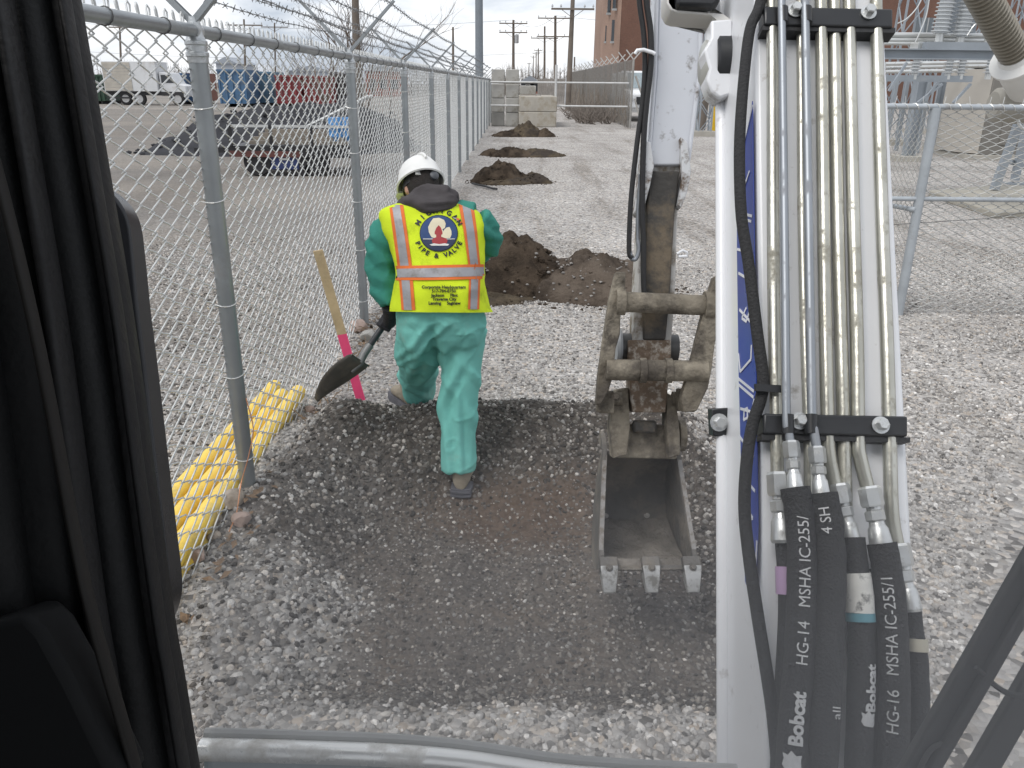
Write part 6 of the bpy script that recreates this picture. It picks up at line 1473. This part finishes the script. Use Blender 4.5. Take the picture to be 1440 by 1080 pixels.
# boots
def boot(heel, fwd, up, ln, nm='boot'):
    fwd = Vector(fwd).normalized(); up = Vector(up); up = (up - fwd * up.dot(fwd)).normalized(); sd = fwd.cross(up)
    def Q(s, f, u): return heel + sd * s + fwd * f + up * u
    mb = MB(); rg = []
    for f, w, h, o in ((-.012, .028, .10, .02), (.0, .040, .13, .005), (.05, .046, .135, 0), (.10, .046, .12, 0), (.15, .050, .085, 0), (.20, .054, .068, 0), (.25, .048, .058, 0), (.285, .028, .045, 0)):
        rg.append([Q(w * math.cos(a) ** 1 if abs(math.cos(a)) > 1e-6 else 0, f * ln / .285, .030 + o * .2 + (math.sin(a) * .5 + .5) * h) for a in [2 * math.pi * k / 16 for k in range(16)]])
    mb.loft(rg); mb.tube([Q(0, .040, .08), Q(0, .060, .13), Q(0, .070, .17)], [.046, .044, .042], 16); o = organic(mb, nm, M_boot, person, .007, 3, lambda p: .002 * noise.noise(p * 40))
    mb = MB(); out = [(-.045, -.012), (-.05, .08), (-.044, .14), (-.058, .21), (-.046, .28), (0, .305), (.046, .28), (.058, .21), (.044, .14), (.05, .08), (.045, -.012), (0, -.022)]
    for k in range(4): s = 1.0 if k % 2 == 0 else .955; mb.prism([Q(a * s * 1.12, b * s + .004 * (k % 2), .0105 * k) for a, b in out], up * .0104)
    mb.build('sole', M_sole, o);
hz = PY(648, 711, 3.54); hz.z = height(hz.x, hz.y) + .006; boot(hz, (.08, 1, .0), (0, 0, 1), .27)
lh = FT + Vector((-.045, -.005, 0)); lh.z = FT.z - .14; boot(lh, (-.45, .88, .0), (0, 0, 1), .27)
# ================================================================ SHOVEL
S0 = PY(506, 506, 3.86); SH = PY(546, 446, 3.765); dS = (SH - S0).normalized(); S1 = PY(618, 345, 4.16); dS2 = (S1 - S0).normalized()
SH = S0 + dS2 * (SH - S0).dot(dS2)
shov = thing('shovel', S0, 'round-point shovel with dark shaft held low in the worker\'s left hand', 'shovel')
M_shaft = mat('black_fibreglass_shaft', (.030, .032, .036), .45, 0, .15, 8); M_blade = mat('worn_shovel_steel', (.12, .112, .10), .5, .45, .2, 9, .1, 40, dirt=(.14, .12, .095), dirt_amt=.35, dirt_scale=8)
mb = MB(); mb.tube([S0.lerp(S1, .03), S1], .0165, 14); mb.build('shaft', M_shaft, shov)
tipB = PY(443, 560, 3.80); axB = (tipB - S0); lnB = axB.length; axB.normalize(); facing = (CAM - S0).normalized(); sdB = axB.cross(facing).normalized(); nmB = sdB.cross(axB).normalized(); tiltq = Matrix.Rotation(R(-60), 3, axB); sdB = tiltq @ sdB; nmB = tiltq @ nmB
mb = MB(); rgs = []; nn = 13; prf = [(.0, .098), (.02, .112), (.08, .114), (.14, .108), (.19, .094), (.24, .070), (.28, .044), (.31, .018), (.325, .003)]
vs = []; fs = []
for i, (l, w) in enumerate(prf):
    for k in range(nn):
        q = k / (nn - 1) * 2 - 1; dish = .028 * (1 - q * q) - .012 * math.sin(l / .325 * 3.0)
        vs.append(S0 + axB * (l / .325 * lnB) + sdB * (q * w) - nmB * (-dish))
for i in range(len(prf) - 1):
    for k in range(nn - 1): fs.append((i * nn + k, i * nn + k + 1, (i + 1) * nn + k + 1, (i + 1) * nn + k))
mb.add(vs, fs); bl = mb.build('blade', M_blade, shov, angle=60); sm = bl.modifiers.new('thick', 'SOLIDIFY'); sm.thickness = .003; sm.offset = 0
mb = MB(); mb.tube([S0 + axB * .07 + nmB * .022, S0 + axB * .01 + nmB * .016, S0.lerp(S1, .05), S0.lerp(S1, .13)], [.010, .018, .021, .0195], 14); mb.build('socket', mat('grey_socket_steel', (.22, .22, .215), .45, .5, .15, 12), shov)
for s in (-1, 1): mb = MB(); mb.tube([S0 + sdB * s * .012 + nmB * .012, S0 + sdB * s * .10 + nmB * .004], [.006, .005], 8); mb.build('foot_step', M_blade, shov)
mb = MB(); a = S1 + dS2 * .0; b2 = dS2.orthogonal().normalized(); mb.tube([S1 - dS2 * .03, S1 + b2 * .05 + dS2 * .04, S1 + b2 * .05 + dS2 * .09, S1 - b2 * .05 + dS2 * .09, S1 - b2 * .05 + dS2 * .04, S1 - dS2 * .03], .012, 10); mb.build('grip', M_shaft, shov)
# gloved hands closed on the shaft
def hand(c, ax, back, wrist, nm='glove'):
    """four fingers and a thumb wrapped round an axis at c; back = direction of the back of the hand"""
    ax = Vector(ax).normalized(); back = Vector(back); back = (back - ax * back.dot(ax)).normalized(); sd = ax.cross(back)
    mb = MB()
    for k, (o, ln, r) in enumerate(((-.036, 235, .0105), (-.012, 255, .0112), (.012, 250, .0112), (.036, 215, .0098))):
        P = []
        for j in range(9):
            a = R(40 - ln * j / 8); rad = .031 + .002 * math.sin(j)
            P.append(c + ax * (o + .002 * j / 8) + (back * math.cos(a) + sd * math.sin(a)) * rad)
        mb.tube(P, [r * (1.08 - .04 * j) for j in range(9)], 10)
    mb.tube([c + ax * .03 + back * .036 + sd * .012, c + ax * .045 + back * .02 + sd * .036, c + ax * .040 - back * .010 + sd * .036, c + ax * .028 - back * .030 + sd * .018], [.016, .0145, .0125, .010], 10)   # thumb
    mb.box(c + back * .036 + sd * .012, (.086, .058, .030), Matrix((ax, sd, back)).transposed())
    w = Vector(wrist); mb.tube([c + back * .036 + sd * .016, (c + back * .04 + sd * .02).lerp(w, .5), w], [.034, .036, .044], 14)
    return organic(mb, nm, M_glove, person, .0055, 3, lambda p: .0012 * noise.noise(p * 60))
hand(SH, dS2, Vector((.35, -.75, .55)), AL[-1][0] + Vector((.0, 0, -.002)))
hand(S0 + dS2 * ((AR[-1][0] - S0).dot(dS2)), dS2, (AR[-1][0] - (S0 + dS2 * ((AR[-1][0] - S0).dot(dS2)))) + Vector((.03, -.1, .02)), AR[-1][0])
# ================================================================ SMALL THINGS ALONG THE FENCE
random.seed(99)
# survey lath: bare wood above, pink paint below
A = PY(508, 562, 4.72); Bq = PY(447, 352, 4.62); A.z = min(A.z, height(A.x, A.y) + .0)
lath = thing('survey_stake', A, 'wooden survey stake with pink painted lower half leaning by the fence', 'stake')
M_lath = mat('raw_pine_lath', (.56, .43, .26), .8, 0, .15, 9, .2, 60, dirt=(.33, .25, .15), dirt_amt=.15, dirt_scale=6); M_pink = mat('fluorescent_pink', (.92, .09, .24), .6, 0, .06, 8, dirt=(.55, .10, .18), dirt_amt=.15)
dv = (Bq - A).normalized(); mid = A.lerp(Bq, .47)
mb = MB(); mb.bar(mid, Bq, .0555, .014, up=(0, 1, 0)); mb.build('bare_wood', M_lath, lath, bevel=.001)
mb = MB(); mb.bar(A - dv * .12, mid, .056, .0145, up=(0, 1, 0)); mb.build('pink_paint', M_pink, lath, bevel=.001)
# yellow pipes lying behind the fence
M_yel = mat('yellow_gas_pipe', (.80, .56, .09), .5, 0, .08, 3, dirt=(.52, .41, .16), dirt_amt=.28, dirt_scale=6); M_hole = mat('bore_shade', (.10, .08, .03), .8)
def ypipe(p0, p1, r, label, k):
    p0 = Vector(p0); p1 = Vector(p1); t = thing('yellow_pipe', (p0 + p1) / 2, label, 'pipe', 'yellow pipes behind the fence'); d = (p1 - p0)
    pts = [p0 + d * (i / 10) + Vector((.006 * math.sin(i * .7 + k), 0, .003 * math.sin(i * 1.1 + k))) for i in range(11)]
    a = d.normalized().orthogonal().normalized(); mb = MB(); n = 20
    P = pts; mb.tube(P, r, n, caps=False); mb.tube(P, r * .86, n, caps=False)
    k0 = 0; m_ = len(P) * n
    for q in range(n): mb.f.append((q, (q + 1) % n, m_ + (q + 1) % n, m_ + q)); e = (len(P) - 1) * n; mb.f.append((e + q, e + (q + 1) % n, m_ + e + (q + 1) % n, m_ + e + q))
    mb.build('pipe_wall', M_yel, t)
    mb = MB(); mb.tube([P[-1] - d.normalized() * .004, P[-1] - d.normalized() * .0005], r * .845, n); mb.build('dark_bore_disc', M_hole, t)  # dark disc stands in for the shade inside the pipe
R_ = .046
ypipe((FX - .40, 1.6, .050), (FX - .30, 4.86, .052), R_, 'yellow pipe on the ground farthest behind the fence', 1)
ypipe((FX - .30, 1.6, .050), (FX - .205, 4.70, .052), R_, 'second yellow pipe from the back of the bundle on the ground', 2)
ypipe((FX - .205, 1.6, .050), (FX - .112, 4.45, .050), R_, 'yellow pipe in the middle of the bundle on the ground', 3)
ypipe((FX - .108, 1.7, .135), (FX - .070, 4.62, .105), R_, 'yellow pipe lying on top of the bundle against the fence', 4)
ypipe((FX - .110, 1.7, .045), (FX - .085, 4.35, .050), R_ * .95, 'lowest yellow pipe tucked against the foot of the fence', 5)
# copper wire hanging on the post
cwire = thing('copper_wire', (FX + .06, Y0F - .2, 0), 'thin copper wire trailing down the first fence post', 'wire')
P = bez([PY(346, 560, 3.36), PY(356, 602, 3.33), PY(350, 640, 3.29), PY(339, 680, 3.24), PY(333, 720, 3.12), PY(322, 748, 3.02)], 6); mb = MB(); mb.tube(P, .0028, 6); mb.build('strand', mat('copper', (.55, .26, .14), .4, .7), cwire)
# rocks and concrete lumps at the foot of the fence
M_rock = mat('tan_rock', (.34, .29, .24), .9, 0, .2, 10, .4, 40, dirt=(.20, .16, .12), dirt_amt=.3); M_rock2 = mat('pinkish_rock', (.38, .29, .25), .9, 0, .2, 10, .4, 40)
def rock(px, py, y, r, label, m, sc=(1, .8, .6)):
    c = PY(px, py, y); c.z = height(c.x, c.y) + r * sc[2] * .55; t = thing('rock', c, label, 'rock', 'rocks at the foot of the fence')
    mb = MB(); mb.ico(c, r, 3, 0, sc, Matrix.Rotation(random.uniform(0, 3), 3, 'Z'))
    for _ in range(9):
        nrm = Vector((random.gauss(0, 1), random.gauss(0, 1), random.gauss(0, 1))).normalized(); dd = r * random.uniform(.5, .72)
        for v in mb.v:
            e = (v - c).dot(nrm) - dd
            if e > 0: v -= nrm * e
    mb.build('stone_body', m, t, angle=28)
    mb = MB()
    for _ in range(5): mb.ico(c + Vector((random.uniform(-r, r), random.uniform(-r, r), -r * sc[2] * .4)), r * .16, 1, .2)
    mb.build('soil_crumb', M_soil, t, kind='stuff', smooth=False)
for a in ((326, 702, 3.22, .070, 'tan rock at the foot of the first fence post', M_rock), (340, 728, 3.10, .055, 'flat pinkish rock just in front of the first fence post', M_rock2), (303, 735, 3.12, .045, 'grey-tan rock under the lower yellow pipe', M_rock),
          (274, 796, 2.85, .060, 'pinkish rock beside the cab mirror at the left', M_rock2), (302, 758, 3.0, .035, 'small dark tan rock between two larger rocks by the fence', M_rock),
          (506, 462, 6.3, .10, 'brown rock at the foot of the second fence post', M_rock2), (518, 474, 6.05, .08, 'pale flat stone in front of the second fence post', M_conc), (434, 572, 4.55, .04, 'small brown rock just below the shovel blade', M_rock2), (470, 575, 4.5, .035, 'small tan rock near the shovel blade tip', M_rock)):
    rock(*a)
# dry leaves and twigs gathered under the fence
mb = MB()
for _ in range(60):
    y = random.choice((random.uniform(2.4, 3.5), random.uniform(4.1, 6.6))); x = FX + .03 + abs(random.gauss(0, .05)); z = height(x, y) + .02; a = random.uniform(0, 6.28); s = random.uniform(.015, .035); tl = random.uniform(-.02, .02)
    c = Vector((x, y, z)); u = Vector((math.cos(a), math.sin(a), tl * 20)).normalized() * s; w = Vector((-math.sin(a), math.cos(a), random.uniform(-.6, .6))).normalized() * s * .45
    mb.add([c - u, c + w + Vector((0, 0, .006)), c + u, c - w + Vector((0, 0, .004))], [(0, 1, 2), (0, 2, 3)])
o = mb.build('dry_leaves', mat('dry_leaf', (.20, .135, .085), .85, 0, .35, 20), None, smooth=False, kind='stuff', fix=False); tag(o, 'dry brown leaves gathered along the foot of the fence', 'leaves')
mb = MB()
for _ in range(60):
    y = random.uniform(4.0, 7.0); x = FX + .06 + abs(random.gauss(0, .05)); z = height(x, y) + .01; a = random.uniform(0, 6.28); L_ = random.uniform(.05, .16)
    mb.tube([(x, y, z), (x + math.cos(a) * L_ * .5, y + math.sin(a) * L_ * .5, z + random.uniform(.005, .04)), (x + math.cos(a) * L_, y + math.sin(a) * L_, z + random.uniform(0, .05))], .0025, 4)
o = mb.build('twigs', mat('dry_twig', (.22, .15, .09), .85, 0, .3, 20), None, kind='stuff', fix=False); tag(o, 'thin dry twigs and stems along the foot of the fence', 'twigs')
# strip of black plastic on the gravel by the second pile
st = thing('black_strip', PZ(680, 262), 'curled strip of black plastic on the gravel in front of the second pile', 'strip'); P = [PZ(x, y) + Vector((0, 0, .03)) for x, y in ((664, 260), (672, 262), (682, 264), (692, 267), (699, 268))]
mb = MB(); mb.tube(bez(P, 5), [.02] * 21, 8); mb.build('strip_body', M_hose, st)
